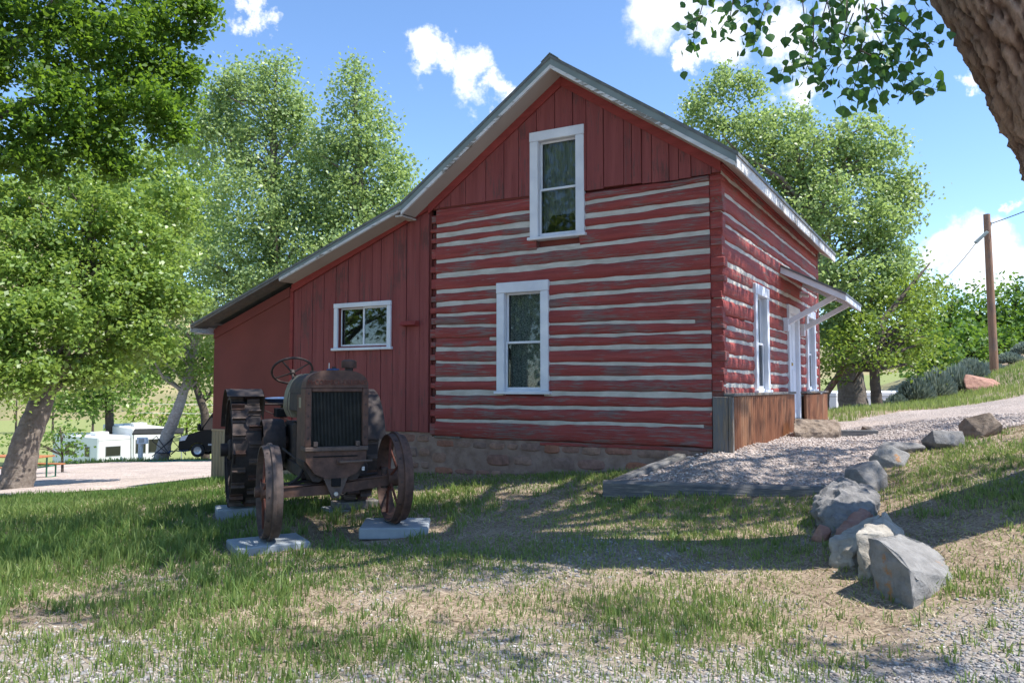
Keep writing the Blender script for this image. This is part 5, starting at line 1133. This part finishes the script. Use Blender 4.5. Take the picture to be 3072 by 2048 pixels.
b0 = gz(at(840, 1330, 42)); tree('cottonwood_tree', b0, [b0, at(830, 1000, 42), at(822, 700, 42), at(820, 430, 42), at(828, 190, 42)], [.45, .38, .28, .18, .03],
     [(832, 210, 42, 55, 65), (815, 310, 42, 105, 100), (800, 440, 42, 150, 130), (760, 590, 41.5, 190, 140), (860, 700, 41, 210, 150), (690, 760, 41, 190, 150), (860, 860, 40.5, 200, 120), (700, 930, 40.5, 190, 110), (690, 320, 43, 90, 120), (650, 430, 43, 130, 150), (905, 420, 42, 90, 120), (735, 250, 42.5, 90, 80), (640, 330, 43, 80, 90), (880, 330, 42, 70, 80), (930, 560, 41.5, 110, 120), (960, 700, 41, 100, 120)], mat_leaf_far, mat_barkgrey, 'tallest pale green cottonwood rising beyond the shed roof', 205, (38, .68), 42, .18, 60, G_L)
b0 = gz(at(1130, 1330, 40)); tree('cottonwood_tree', b0, [b0, at(1110, 900, 40), at(1085, 620, 40), at(1070, 420, 40), at(1062, 210, 40)], [.42, .32, .24, .14, .03],
     [(1062, 230, 40, 52, 60), (1130, 400, 40, 80, 80), (1200, 520, 40, 60, 70), (980, 470, 40.5, 70, 90), (1060, 310, 40, 95, 80), (1050, 420, 40, 130, 110), (1110, 540, 40, 150, 130), (1010, 600, 40, 150, 130), (1180, 620, 39.5, 90, 110), (1120, 720, 39, 170, 120), (1000, 800, 39, 160, 110)], mat_leaf_far, mat_barkgrey, 'pointed pale green cottonwood closest to the house gable', 206, (38, .68), 42, .175, 50, G_L)
# small shrub before the trailer
b0 = gz(at(190, 1375, 30)); tree('shrub', b0, [b0, at(185, 1320, 30), at(180, 1280, 30)], [.05, .04, .02], [(170, 1310, 30, 75, 40), (60, 1330, 29, 60, 35), (215, 1345, 30, 50, 25)], mat_leaf_bush, mat_barkdark, 'small dark green shrub in front of the white travel trailer', 207, (30, .5), 16, .14, 16, tipr=.012)
# scrub beyond the field
for k, (px, py, d, w, h) in enumerate(((480, 1250, 110, 60, 50), (560, 1240, 115, 70, 55), (640, 1245, 112, 50, 60), (400, 1240, 118, 60, 40), (50, 1200, 130, 90, 30), (160, 1205, 130, 80, 25), (280, 1200, 128, 80, 30))):
    b0 = gz(at(px, py + h, d)); tree('scrub_tree', b0, [b0, at(px, py, d)], [.2, .08], [(px, py, d, w, h), (px + w * .4, py + h * .3, d, w * .6, h * .7)], mat_leaf_yel, mat_barkdark, 'low yellow green scrub tree at the far edge of the field', 220 + k, (26, .9), 16, .55, 8, 'scrub trees along the far field edge', tipr=.05)
# right: big cottonwood behind the house
b0 = gz(at(2565, 1216, 27)); tree('cottonwood_tree', b0, [b0, at(2550, 1130, 27), at(2535, 1020, 27), at(2480, 820, 27), at(2420, 600, 27), at(2380, 420, 27)], [.50, .42, .36, .28, .18, .05],
     [(2130, 330, 27, 105, 90), (2180, 240, 27, 60, 55), (2255, 260, 27, 45, 60), (2230, 420, 27, 150, 110), (2400, 480, 27, 170, 120), (2560, 420, 27, 140, 90), (2640, 500, 27, 130, 130), (2480, 640, 26.5, 230, 150), (2660, 680, 26.5, 130, 130), (2720, 590, 27, 70, 70), (2560, 830, 26, 180, 110), (2480, 960, 26, 90, 110), (2300, 620, 27.5, 200, 160), (2690, 800, 26.5, 90, 70), (2350, 380, 27.5, 110, 80), (2640, 900, 26.5, 120, 80), (2520, 1000, 27, 70, 70), (2760, 900, 27.5, 80, 60)],
     mat_leaf_far, mat_barkgrey, 'broad pale green cottonwood with furrowed trunk behind the log house', 211, (40, .55), 44, .125, 70)
b0 = gz(at(2632, 1222, 23.5)); tree('boxelder_tree', b0, [b0, at(2625, 1140, 23.5), at(2618, 1080, 23.5), at(2650, 960, 24), at(2730, 860, 24.5), at(2790, 790, 25)], [.17, .14, .13, .10, .06, .02],
     [(2640, 980, 24, 150, 60), (2740, 870, 24.5, 130, 60), (2600, 1060, 23.5, 110, 60), (2720, 1040, 24.5, 130, 80), (2520, 1060, 25, 80, 90), (2760, 940, 25, 90, 60), (2480, 1110, 27, 50, 50), (2730, 1080, 26.5, 70, 60), (2620, 1010, 25, 100, 60)], mat_leaf_yel, mat_barkdark, 'slim yellow green tree with bare dark limbs behind the sagebrush', 212, (30, .55), 30, .11, 46, tipr=.012)
lb = gz(at(2472, 1205, 25.5)); tree('leaning_tree', lb, [lb, at(2478, 1180, 25.5), at(2520, 1120, 25.5), at(2548, 1060, 25.5), at(2580, 960, 25.5)], [.13, .11, .10, .08, .03], [(2580, 960, 25.5, 70, 60), (2530, 1000, 25.5, 50, 40)], mat_leaf_yel, mat_bark, 'young tree with bare reddish leaning stem past the house corner', 213, (22, .5), 20, .12, 14, tipr=.014)
for k, (px, py, d, w, h, lab, mt) in enumerate(((2850, 950, 48, 90, 110, 'round green tree left of the utility pole beyond the sagebrush', mat_leaf_bush), (2760, 1010, 46, 80, 80, 'shaded green tree behind the slim yellow green tree', mat_leaf_bush), (2935, 970, 50, 80, 100, 'leafy green tree standing directly behind the utility pole', mat_leaf_bush), (3040, 930, 50, 100, 110, 'full green tree on the slope right of the utility pole', mat_leaf_bush), (3130, 980, 47, 110, 120, 'green tree on the slope farthest past the utility pole', mat_leaf_bush), (2800, 1060, 41, 90, 50, 'low green bush massed behind the tallest sagebrush', mat_leaf_bush), (2900, 1040, 44, 90, 55, 'low green bush crowding the foot of the pole', mat_leaf_bush), (3010, 1030, 46, 90, 50, 'low green bush under the full tree on the slope', mat_leaf_bush))):
    b0 = gz(at(px, py + h * 1.3, d)); tree('broadleaf_tree', b0, [b0, at(px, py + h * .6, d), at(px, py, d), at(px + 10, py - h * .7, d)], [.2, .16, .1, .03], [(px, py, d, w, h * .8), (px - w * .4, py + h * .4, d, w * .7, h * .6), (px + w * .4, py + h * .3, d, w * .7, h * .6), (px + 5, py - h * .5, d, w * .5, h * .45)], mt, mat_barkdark, lab, 230 + k, (30, .85), 26, .26, 22, 'green trees on the slope beyond the pole', tipr=.03)
# dark boxelder overhead at the left, its trunk standing beyond the frame
b0 = gz((-12.2, 13.0, 0)); r_ = 12.0
tree('boxelder_tree', b0, [b0, (-12.0, 13.0, 2.5), (-11.4, 12.8, 5), (-10.2, 12.5, 7.4), (-8.6, 12.2, 9)], [.38, .32, .26, .18, .06],
     [(80, 120, 12, 230, 190), (330, 130, 12, 210, 160), (520, 60, 12.5, 150, 110), (210, 330, 11.5, 190, 130), (420, 320, 12, 180, 110), (540, 250, 12.5, 110, 120), (20, 420, 11.5, 130, 130), (300, 430, 11.6, 120, 70), (500, 390, 12, 90, 60), (610, 30, 12.6, 70, 50), (150, -160, 12, 260, 200), (450, -150, 12.4, 200, 160), (-150, 150, 11.5, 200, 260), (120, 500, 11.3, 110, 60), (330, 500, 11.6, 90, 45)],
     mat_leaf_dark, mat_barkdark, 'dark boxelder crown hanging into view above the pale cottonwoods', 240, (26, .62), 50, .078, 6, tipr=.006)

# sagebrush: many fine upright blades per bush
def sage(px, py, d, w, h, seed):
    r = np.random.default_rng(seed); b0 = at(px, py, d); b0[2] = tz1(b0[0], b0[1]) - .05; k = d / FPX; W, H_ = w * k, h * k; n = 1500
    a = r.uniform(0, 2 * math.pi, n); rr = r.random(n) ** .5; top = np.stack([np.cos(a) * rr * W, np.sin(a) * rr * W * .8, H_ * (1 - .55 * rr ** 2) * r.uniform(.45, 1.05, n)], 1)
    root = top * np.array([.72, .72, .62])[None, :]; t = top - root; sd_ = np.cross(t, r.normal(size=(n, 3))); sd_ /= np.linalg.norm(sd_, axis=1)[:, None] + 1e-9; ww = .035 * r.uniform(.6, 1.3, n)[:, None] * d / 28
    V = np.stack([root - sd_ * ww * .5, root + sd_ * ww * .5, lerp(root, top, .6) + sd_ * ww * .7, top, lerp(root, top, .6) - sd_ * ww * .7], 1).reshape(-1, 3); F_ = np.arange(n * 5).reshape(n, 5)
    o = empty('sagebrush', tuple(b0)); mb = MB()
    for q in range(9): a_ = q * .7; mb.tube([(0, 0, 0), (math.cos(a_) * W * .4, math.sin(a_) * W * .35, H_ * .6)], [.03, .01], 5)
    mb.build('stem', mat_barkdark, o); np_mesh('foliage', V, F_, mat_sage, o, attrs={'lc': np.repeat(r.random(n), 5)}); return o
SG = 'sagebrush on the bank by the drive'
for k, (px, py, d, w, h) in enumerate(((2750, 1192, 26.5, 62, 92), (2810, 1180, 27.5, 62, 105), (2872, 1165, 29, 62, 98), (2915, 1140, 31.5, 55, 78), (2690, 1214, 26, 40, 52), (2640, 1222, 26, 36, 40), (2580, 1228, 25.5, 45, 34), (2520, 1234, 25, 42, 30), (2975, 1110, 35, 50, 48), (3030, 1088, 37, 48, 42), (3080, 1075, 38, 48, 46))):
    tag(sage(px, py, d, w, h, 300 + k), 'tall grey green sagebrush massed between the slim tree and red boulder' if k < 4 else ('low sagebrush at the feet of the slim tree and furrowed trunk' if k < 8 else 'small pale sagebrush up the slope beside and beyond the utility pole'), 'shrub', SG)
# trees standing behind the photographer, seen only as reflections in the panes
for k, (X, Y, h, w, lab) in enumerate(((-14, 2.5, 13, 4.6, 'leafy tree behind the photographer mirrored in the front panes'), (-2.0, -13, 12, 4.2, 'taller leafy tree behind the photographer mirrored in the gable panes'), (-19, 8.5, 12, 5.0, 'leafy tree beside the lawn mirrored in the slider panes'))):
    r = np.random.default_rng(900 + k); z0 = tz1(X, Y); root = empty('cottonwood_tree', (X, Y, z0 - .1)); tag(root, lab, 'tree'); C = []
    for _ in range(170):
        u = r.normal(size=3); u /= np.linalg.norm(u); C.append(np.array([0, 0, h * .58]) + u * r.random() ** .4 * np.array([w, w, h * .42]))
    C = np.array(C); mb = MB().tube([(0, 0, 0), (.1, 0, h * .4), (0, .1, h * .8)], [.35, .25, .06], 10); limbs(mb, [(0, 0, 0), (.05, 0, h * .2), (.1, 0, h * .4), (.05, .05, h * .6), (0, .1, h * .8)], [.3, .25, .2, .12, .06], C, r, 20); mb.build('trunk', mat_barkdark, root, True)
    V, F_, lc = leaf_cloud(C, np.full(len(C), .9), 40, .24, r); np_mesh('crown', V, F_, mat_leaf_mid, root, attrs={'lc': lc})
# ------------------------------------------------------------------ the near cottonwood: furrowed trunk, canopy overhead, hanging leaves
nt_root = empty('cottonwood_tree', (5.18, 6.9, tz1(5.18, 6.9) - .1)); tag(nt_root, 'huge cottonwood with deeply furrowed trunk leaning over the drive, leaves hanging in', 'tree')
NO = np.array(nt_root.location)
tp = [(5.18, 6.9, .2, .60), (5.16, 6.85, .8, .48), (5.06, 6.6, 1.6, .45), (4.86, 6.3, 2.4, .45), (4.50, 6.05, 3.15, .44), (4.02, 6.0, 4.15, .44), (3.5, 6.0, 5.2, .45), (3.0, 6.2, 6.6, .40), (2.4, 6.6, 8.2, .30), (1.6, 7.2, 9.8, .18)]
tp = np.array(tp); nA, nL = 150, 330; ss = np.linspace(0, len(tp) - 1, nL); pc = np.zeros((nL, 4))
for j in range(4): pc[:, j] = np.interp(ss, np.arange(len(tp)), tp[:, j])
for _ in range(12): pc[1:-1] = (pc[:-2] + pc[2:] + 2 * pc[1:-1]) / 4
A_ = np.linspace(0, 2 * math.pi, nA, endpoint=False); tang = np.gradient(pc[:, :3], axis=0); tang /= np.linalg.norm(tang, axis=1)[:, None]
u_ = np.cross(tang, np.array([0, 1, 0])); u_ /= np.linalg.norm(u_, axis=1)[:, None]; v_ = np.cross(tang, u_)
arc = np.concatenate([[0], np.cumsum(np.linalg.norm(np.diff(pc[:, :3], axis=0), axis=1))])
AA, SS = np.meshgrid(A_, arc); cx, cy = np.cos(AA) * .47, np.sin(AA) * .47
def ridged(sx, sz, seed):
    P_ = np.stack([cx / sx, cy / sx, SS / sz], -1).reshape(-1, 3); return np.array([abs(mnoise.noise(Vector((p[0] + seed, p[1], p[2])))) for p in P_]).reshape(AA.shape)
rd = ridged(.06, .24, 0); rd2 = ridged(.020, .05, 9); rd3 = ridged(.15, .5, 4)
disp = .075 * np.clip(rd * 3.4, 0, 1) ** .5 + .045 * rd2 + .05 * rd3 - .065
flare = .25 * np.exp(-SS / .35) * (1 + .5 * np.cos(AA * 4 + 1))
RR = pc[:, 3][:, None] + disp + flare
TV = pc[:, None, :3] + (np.cos(AA)[..., None] * u_[:, None, :] + np.sin(AA)[..., None] * v_[:, None, :]) * RR[..., None]
id_ = np.arange(nA * nL).reshape(nL, nA); TF = np.stack([id_[:-1], np.roll(id_[:-1], -1, 1), np.roll(id_[1:], -1, 1), id_[1:]], -1).reshape(-1, 4)
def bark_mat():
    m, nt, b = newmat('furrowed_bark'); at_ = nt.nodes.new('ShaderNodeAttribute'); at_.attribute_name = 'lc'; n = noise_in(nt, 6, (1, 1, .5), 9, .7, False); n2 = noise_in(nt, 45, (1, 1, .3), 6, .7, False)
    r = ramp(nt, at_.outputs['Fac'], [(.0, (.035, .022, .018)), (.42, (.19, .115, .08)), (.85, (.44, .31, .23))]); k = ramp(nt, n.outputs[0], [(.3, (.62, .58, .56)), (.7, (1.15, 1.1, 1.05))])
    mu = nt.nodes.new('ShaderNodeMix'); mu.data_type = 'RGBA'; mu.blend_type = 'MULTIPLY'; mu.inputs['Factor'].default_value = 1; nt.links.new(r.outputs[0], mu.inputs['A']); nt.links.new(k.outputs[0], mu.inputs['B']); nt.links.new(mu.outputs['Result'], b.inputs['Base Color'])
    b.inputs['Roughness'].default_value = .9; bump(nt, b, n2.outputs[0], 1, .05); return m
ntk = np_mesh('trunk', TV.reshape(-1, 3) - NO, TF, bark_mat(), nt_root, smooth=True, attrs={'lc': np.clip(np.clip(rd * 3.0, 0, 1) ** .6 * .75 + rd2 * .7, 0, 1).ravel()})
# unseen canopy clumps above the view, laid out to shade lawn, drive and wall
cr = np.random.default_rng(77); CL = []
def shade(X, Y, rx, ry, n, hmin=7.0):
    """leaf clumps of the crown set sunward of a patch of ground to shade it"""
    for _ in range(n):
        a = cr.uniform(0, 2 * math.pi); q = cr.random() ** .5; gx_, gy_ = X + math.cos(a) * rx * q, Y + math.sin(a) * ry * q; h = hmin + cr.uniform(0, 2.2)
        for _k in range(6):
            k = h / SUN.z; p = np.array([gx_ + SUN.x * k, gy_ + SUN.y * k, h])
            need = EYE + .497 * p[1] + 1.0
            if h < need: h = need + cr.uniform(0, 1.6)
        CL.append(p)
shade(-3.4, 8.7, 2.4, 1.8, 44); shade(-6.0, 9.3, 2.2, 1.8, 30); shade(-5.2, 7.0, 2.0, .7, 14); shade(-1.4, 8.6, 1.5, 1.1, 24); shade(1.1, 8.6, 2.4, .8, 54); shade(-2.6, 6.6, 1.0, .4, 5)
shade(-2.6, 5.6, .25, .5, 3); shade(-.6, 6.2, .6, .15, 3); shade(1.0, 5.2, .6, .15, 2); shade(-.4, 4.5, .9, .15, 3); shade(2.0, 4.3, .5, .15, 2); shade(4.4, 7.6, .7, .5, 8)
for yy in (9.9, 10.9, 12.0, 13.2): shade(4.3 + (yy - 10) * .6, yy, 1.3, .08, 4)
shade(3.2, 9.6, .5, .3, 4); shade(3.2, 8.2, .5, .3, 4)
def shade_wall(n, s0, s1, z0, z1):
    for _ in range(n):
        s, z_ = cr.uniform(s0, s1), cr.uniform(z0, z1); X, Y = h2w(FX1, s); h = cr.uniform(7.5, 9.5)
        for _k in range(5):
            k = (h - z_) / SUN.z; p = np.array([X + SUN.x * k, Y + SUN.y * k, h]); need = EYE + .497 * p[1] + 1.0
            if h < need: h = need + cr.uniform(0, 1)
        CL.append(p)
shade_wall(40, 0, 4.2, 1.1, 4.2); shade_wall(34, 4.2, 7.5, .8, 4.0)
CL = np.array(CL)
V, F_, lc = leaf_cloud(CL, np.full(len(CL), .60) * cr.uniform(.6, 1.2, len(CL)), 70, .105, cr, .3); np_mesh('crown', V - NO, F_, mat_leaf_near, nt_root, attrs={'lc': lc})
mb = MB(); limbs(mb, [p[:3] for p in tp], [p[3] * .5 for p in tp], CL, cr, 26, 7, .012, .75); mb.v = [tuple(np.array(p) - NO) for p in mb.v]; mb.build('limbs', mat_bark, nt_root, True)
# hanging twigs with separate leaves
def near_leaf_mesh(k):
    r = random.Random(k); w = r.uniform(.9, 1.1); pts = [(0, 0), (.30 * w, .06), (.52 * w, .28), (.40 * w, .55), (.18 * w, .82), (0, 1.05), (-.18 * w, .82), (-.40 * w, .55), (-.52 * w, .28), (-.30 * w, .06)]
    V = [(x, y, -.35 * abs(x) * r.uniform(.2, 1.0) + .12 * y * y * r.uniform(-1, .6)) for x, y in pts] + [(0, .35, .02), (0, .7, .01)]
    F_ = [(0, 1, 2, 10), (10, 2, 3, 11), (11, 3, 4, 5), (0, 10, 8, 9), (10, 11, 7, 8), (11, 5, 6, 7)]
    stem = [(-.02, -.55, 0), (.02, -.55, 0), (.02, 0, 0), (-.02, 0, 0)]; b = len(V); V += stem; F_.append((b, b + 1, b + 2, b + 3))
    me = bpy.data.meshes.new('leaf'); me.from_pydata(V, [], F_); a = me.attributes.new('lc', 'FLOAT', 'POINT'); a.data.foreach_set('value', [r.random()] * len(V)); me.materials.append(mat_leaf_near); me.update(); return me
LM = [near_leaf_mesh(k) for k in range(10)]
twigs = [[(2130, -60), (2095, 60), (2075, 150)], [(2100, 50), (2055, 75)], [(2210, -60), (2190, 50), (2160, 90)], [(2330, -60), (2280, 60), (2258, 150)], [(2240, -50), (2230, 40)], [(2580, -80), (2600, 50), (2655, 150), (2720, 240), (2810, 270)], [(2500, -60), (2450, 110), (2400, 190), (2350, 215)],
         [(2560, 40), (2500, 190), (2450, 260)], [(2600, 50), (2575, 200), (2555, 305)], [(2620, 20), (2730, 95), (2800, 135)], [(2690, 60), (2750, 110), (2785, 120)], [(2655, 150), (2615, 230), (2640, 295)], [(2400, -60), (2415, 70), (2370, 110)], [(2470, -40), (2500, 80), (2480, 150)], [(2720, 235), (2700, 290)], [(2640, -40), (2650, 40), (2700, 70)], [(2520, 100), (2600, 130), (2650, 200)], [(2540, -30), (2540, 60), (2530, 130)], [(2730, -40), (2745, 20), (2760, 45)], [(2440, 40), (2440, 150), (2410, 230)], [(2580, 150), (2640, 180), (2740, 190)]]
lr = random.Random(5); nleaf = 0; rest = []
def leaf_rot(): return (R(lr.gauss(-75, 32)), R(lr.gauss(0, 35)), lr.uniform(0, 6.28))
for tw_ in twigs:
    d0 = 5.9 + lr.uniform(-.35, .45); P_ = [at(px, py, d0 + lr.uniform(-.12, .12)) for px, py in tw_]; L = sum(np.linalg.norm(b - a) for a, b in zip(P_[:-1], P_[1:]))
    two = MB().tube([tuple(p - NO) for p in P_], [.006, .0035, .0025, .002, .002][:len(P_)] if len(P_) > 2 else [.004, .002], 5).build('twig', mat_barkdark, nt_root, True)
    for k in range(int(L * 54)):
        t = lr.random() ** .8 * (len(P_) - 1); i = min(int(t), len(P_) - 2); p = lerp(P_[i], P_[i + 1], t - i) + np.array([lr.gauss(0, .055), lr.gauss(0, .09), lr.gauss(-.015, .045)])
        if lr.random() < .5 and nleaf < 300:
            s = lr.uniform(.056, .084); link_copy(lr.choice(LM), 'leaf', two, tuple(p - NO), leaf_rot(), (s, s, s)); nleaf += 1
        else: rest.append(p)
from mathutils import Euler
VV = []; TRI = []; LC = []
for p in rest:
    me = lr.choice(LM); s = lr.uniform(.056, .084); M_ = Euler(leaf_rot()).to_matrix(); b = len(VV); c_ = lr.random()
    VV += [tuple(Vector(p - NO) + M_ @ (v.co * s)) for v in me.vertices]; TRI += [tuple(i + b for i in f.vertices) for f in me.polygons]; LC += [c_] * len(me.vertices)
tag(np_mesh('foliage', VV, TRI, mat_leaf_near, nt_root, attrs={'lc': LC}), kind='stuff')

# ------------------------------------------------------------------ pebbles, straw, grass
def blocked(X, Y, mg=0.0):
    hx, hy = w2h(X, Y); b = (hx > -8.9) & (hx < .2) & (hy > -.03) & (hy < 8)
    for lx, ly, w, d in ((-.60, .0, .37, .30), (.62, .0, .38, .34), (-.66, 2.08, .30, .24), (.66, 2.02, .38, .28)):
        cx_, cy_ = tw(lx, ly); dx, dy = X - cx_, Y - cy_; u = dx * math.cos(TR) + dy * math.sin(TR); v = -dx * math.sin(TR) + dy * math.cos(TR); b = b | ((abs(u) < w + mg) & (abs(v) < d + mg))
    return b
PV, PF = ico(1); PV = PV / np.linalg.norm(PV, axis=1)[:, None]
def pebbles(name, X, Y, zoff, smin, smax, r, mat):
    n = len(X); s = r.uniform(smin, smax, n) * r.choice([1, 1, 1, 1.5], n); S3 = np.stack([s * r.uniform(.8, 1.3, n), s * r.uniform(.7, 1.1, n), s * r.uniform(.4, .75, n)], 1); a = r.uniform(0, 6.28, n)
    sub = np.array([0.0]) ; V = PV[None] * S3[:, None, :]; V = V * (1 + r.normal(size=(n, 1, 1)) * .05)
    ca, sa = np.cos(a)[:, None], np.sin(a)[:, None]; x = V[..., 0] * ca - V[..., 1] * sa; y = V[..., 0] * sa + V[..., 1] * ca
    W_ = np.stack([x + X[:, None], y + Y[:, None], V[..., 2] + (tz(X, Y) + zoff)[:, None] + S3[:, 2:3] * .3], -1).reshape(-1, 3)
    F_ = (PF[None] + (np.arange(n) * len(PV))[:, None, None]).reshape(-1, 3); o = np_mesh(name, W_, F_, mat, smooth=True, attrs={'lc': np.repeat(r.random(n), len(PV))}); return o
def pebble_mat(stops=None):
    m, nt, b = newmat('pebble'); at_ = nt.nodes.new('ShaderNodeAttribute'); at_.attribute_name = 'lc'
    r = ramp(nt, at_.outputs['Fac'], stops or [(0, (.13, .13, .14)), (.3, (.23, .225, .225)), (.6, (.32, .31, .305)), (.8, (.41, .385, .365)), (.9, (.36, .27, .22)), (1, (.52, .51, .49))]); nt.links.new(r.outputs[0], b.inputs['Base Color']); b.inputs['Roughness'].default_value = .8; return m
mat_peb = pebble_mat()
_ico0 = bmesh.new(); bmesh.ops.create_icosphere(_ico0, subdivisions=1, radius=1); PV = np.array([v.co[:] for v in _ico0.verts]); PF = np.array([[v.index for v in f.verts] for f in _ico0.faces]); _ico0.free()
r = np.random.default_rng(41)
def view_pts(n, y0, y1, r, margin=.05, pw=1.0):
    Y = y0 + (y1 - y0) * r.random(n) ** pw; X = (r.random(n) * 2 - 1) * Y * (.64 + margin); return X, Y
X, Y = view_pts(60000, 3.75, 7.4, r); k = r.random(len(X)) < peb_mask(X, Y) ** 1.3; X, Y = X[k][:18000], Y[k][:18000]
tag(pebbles('pebbles', X, Y, 0, .006, .012, r, mat_peb), 'loose grey pebbles scattered through the foreground grass', 'gravel', kind='stuff')
X = r.uniform(.9, 8, 40000); Y = r.uniform(8.2, 13.5, 40000); k = drive_mask(X, Y); X, Y = X[k][:8000], Y[k][:8000]
mat_peb2 = pebble_mat([(0, (.22, .18, .165)), (.4, (.36, .31, .285)), (.7, (.47, .41, .38)), (1, (.60, .54, .50))])
tag(pebbles('drive_pebbles', X, Y, drive_off(X, Y), .008, .016, r, mat_peb2), 'pale gravel stones on the drive behind the timber', 'gravel', kind='stuff')
def blades(name, X, Y, H_, Wd, lc, r, mat, lean=.45, zoff=0.0, flat=False):
    n = len(X); a = r.uniform(0, 2 * math.pi, n); d = np.stack([np.cos(a), np.sin(a), np.zeros(n)], 1); ph = r.uniform(0, 2 * math.pi, n); wv_ = np.stack([np.cos(ph), np.sin(ph), np.zeros(n)], 1)
    base = np.stack([X, Y, tz(X, Y) + zoff - .01], 1); ln = (r.random(n) ** 1.3 * lean)[:, None]; H1 = H_[:, None]; up = np.array([0, 0, 1.0])
    if flat: mid = base + d * H1 * .5 + up * .015; tip = base + d * H1 + up * (.008 + .03 * r.random(n)[:, None])
    else: mid = base + up * H1 * .55 + d * H1 * ln * .3; tip = base + up * H1 * (1 - ln * .25) + d * H1 * ln
    w = Wd[:, None]; V = np.stack([base - wv_ * w * .5, base + wv_ * w * .5, mid + wv_ * w * .42, mid - wv_ * w * .42, tip], 1).reshape(-1, 3); b = np.arange(n)[:, None] * 5
    F_ = np.concatenate([b + np.array([[0, 1, 2]]), b + np.array([[0, 2, 3]]), b + np.array([[3, 2, 4]])], 0); o = np_mesh(name, V, F_, mat, attrs={'lc': np.repeat(lc, 5)}); return o
r = np.random.default_rng(42)
# tufted lawn: tuft centres then blades about them
X, Y = view_pts(26000, 3.7, 14.2, r, .06, .8); road = road_mask(X, Y) | drive_mask(X, Y) | blocked(X, Y)
lu = lush(X, Y); pm = peb_mask(X, Y) * (Y < 6.5); den = (lu * .95 + .08) * (1 - .62 * pm); k = (~road) & (r.random(len(X)) < den); X, Y, lu = X[k], Y[k], lu[k]
per = 12; n = len(X); sp = .045 + .012 * Y; TX = np.repeat(X, per) + r.normal(size=n * per) * np.repeat(sp, per); TY = np.repeat(Y, per) + r.normal(size=n * per) * np.repeat(sp, per); TL = np.repeat(lu, per)
k = ~(blocked(TX, TY) | drive_mask(TX, TY)); TX, TY, TL = TX[k], TY[k], TL[k]; m = len(TX)
dry = np.clip(fbm(TX, TY, 2.2, 51) * .9 + (.5 - TL) * .5 + np.clip((TX - .2) / 4, 0, .35) + r.normal(size=m) * .14 - .08, 0, .97)
tall = vnoise(TX, TY, .8, 61)
H_ = (.03 + .09 * TL * r.random(m) + .10 * np.clip(tall - .55, 0, 1) * r.random(m) * 2 * TL) * np.where(TX > 2.7, .8, 1); Wd = (.0042 + .0008 * TY) * r.uniform(.7, 1.3, m)
tag(blades('grass', TX, TY, H_, Wd, np.where(dry > .8, .80 + r.random(m) * .2, dry * .95), r, mat_grass), 'patchy green and drying grass over the front lawn', 'grass', kind='stuff')
# bigger tufts standing out of the lawn
X, Y = view_pts(4200, 3.75, 10.5, r, .05, .8); k = ~(road_mask(X, Y) | drive_mask(X, Y) | blocked(X, Y)) & (r.random(len(X)) < .25 + .75 * np.clip(lush(X, Y), 0, 1)) & (vnoise(X, Y, 1.0, 66) > .38); X, Y = X[k], Y[k]; per = 13; n = len(X)
TX = np.repeat(X, per) + r.normal(size=n * per) * .035; TY = np.repeat(Y, per) + r.normal(size=n * per) * .035; k = ~blocked(TX, TY, .13); TX, TY = TX[k], TY[k]; m = len(TX)
tall2 = np.clip((-TX + .5) / 2.5, 0, 1) * np.clip((TY - 4.6) / 1.5, 0, 1)
H_ = (.075 + .07 * tall2) * r.uniform(.5, 1.35, m); print('tuft blades', m)
tag(blades('grass_tufts', TX, TY, H_, (.0060 + .0007 * TY) * r.uniform(.7, 1.3, m), np.clip(.12 + .40 * fbm(TX, TY, 1.5, 91) + .15 * r.normal(size=m), 0, .8), r, mat_grass, lean=.75), 'taller green grass tufts standing out of the patchy lawn', 'grass', kind='stuff')
# dead stalks and straw lying on the soil
X, Y = view_pts(60000, 3.7, 13, r, .06, .85); k = ~(road_mask(X, Y) | drive_mask(X, Y) | blocked(X, Y)) & (r.random(len(X)) < .85 - .6 * peb_mask(X, Y) * (Y < 6)); X, Y = X[k], Y[k]; m = len(X)
tag(blades('straw', X, Y, r.uniform(.03, .13, m), (.003 + .0006 * Y) * r.uniform(.7, 1.3, m), r.random(m), r, mat_straw, flat=True, zoff=.012), 'tan dead straw lying over the bare soil', 'straw', kind='stuff')
# grass on the bank beyond the drive and along the road edge
def bank(n, x0, x1, y0, y1, test, name, lab, h, wd, dr):
    X = r.uniform(x0, x1, n); Y = r.uniform(y0, y1, n); k = test(X, Y) & ~drive_mask(X, Y) & ~blocked(X, Y); X, Y = X[k], Y[k]; m = len(X)
    tag(blades(name, X, Y, h * r.uniform(.4, 1.1, m), wd * r.uniform(.7, 1.3, m), np.clip(fbm(X, Y, 3, 71) * 1.1 + dr + r.normal(size=m) * .1, 0, 1), r, mat_grass), lab, 'grass', kind='stuff')
bank(42000, 6.5, 24, 17, 36, lambda X, Y: (X > .36 * Y) & (X < .66 * Y) & (fbm(X, Y, 2, 81) > .36), 'bank_grass', 'green and straw coloured grass on the bank below the sagebrush', .22, .02, .15)
bank(9000, -28, -6, 42, 50, lambda X, Y: ~road_mask(X, Y), 'verge_grass', 'green grass verge at the far edge of the gravel road', .35, .05, -.1)
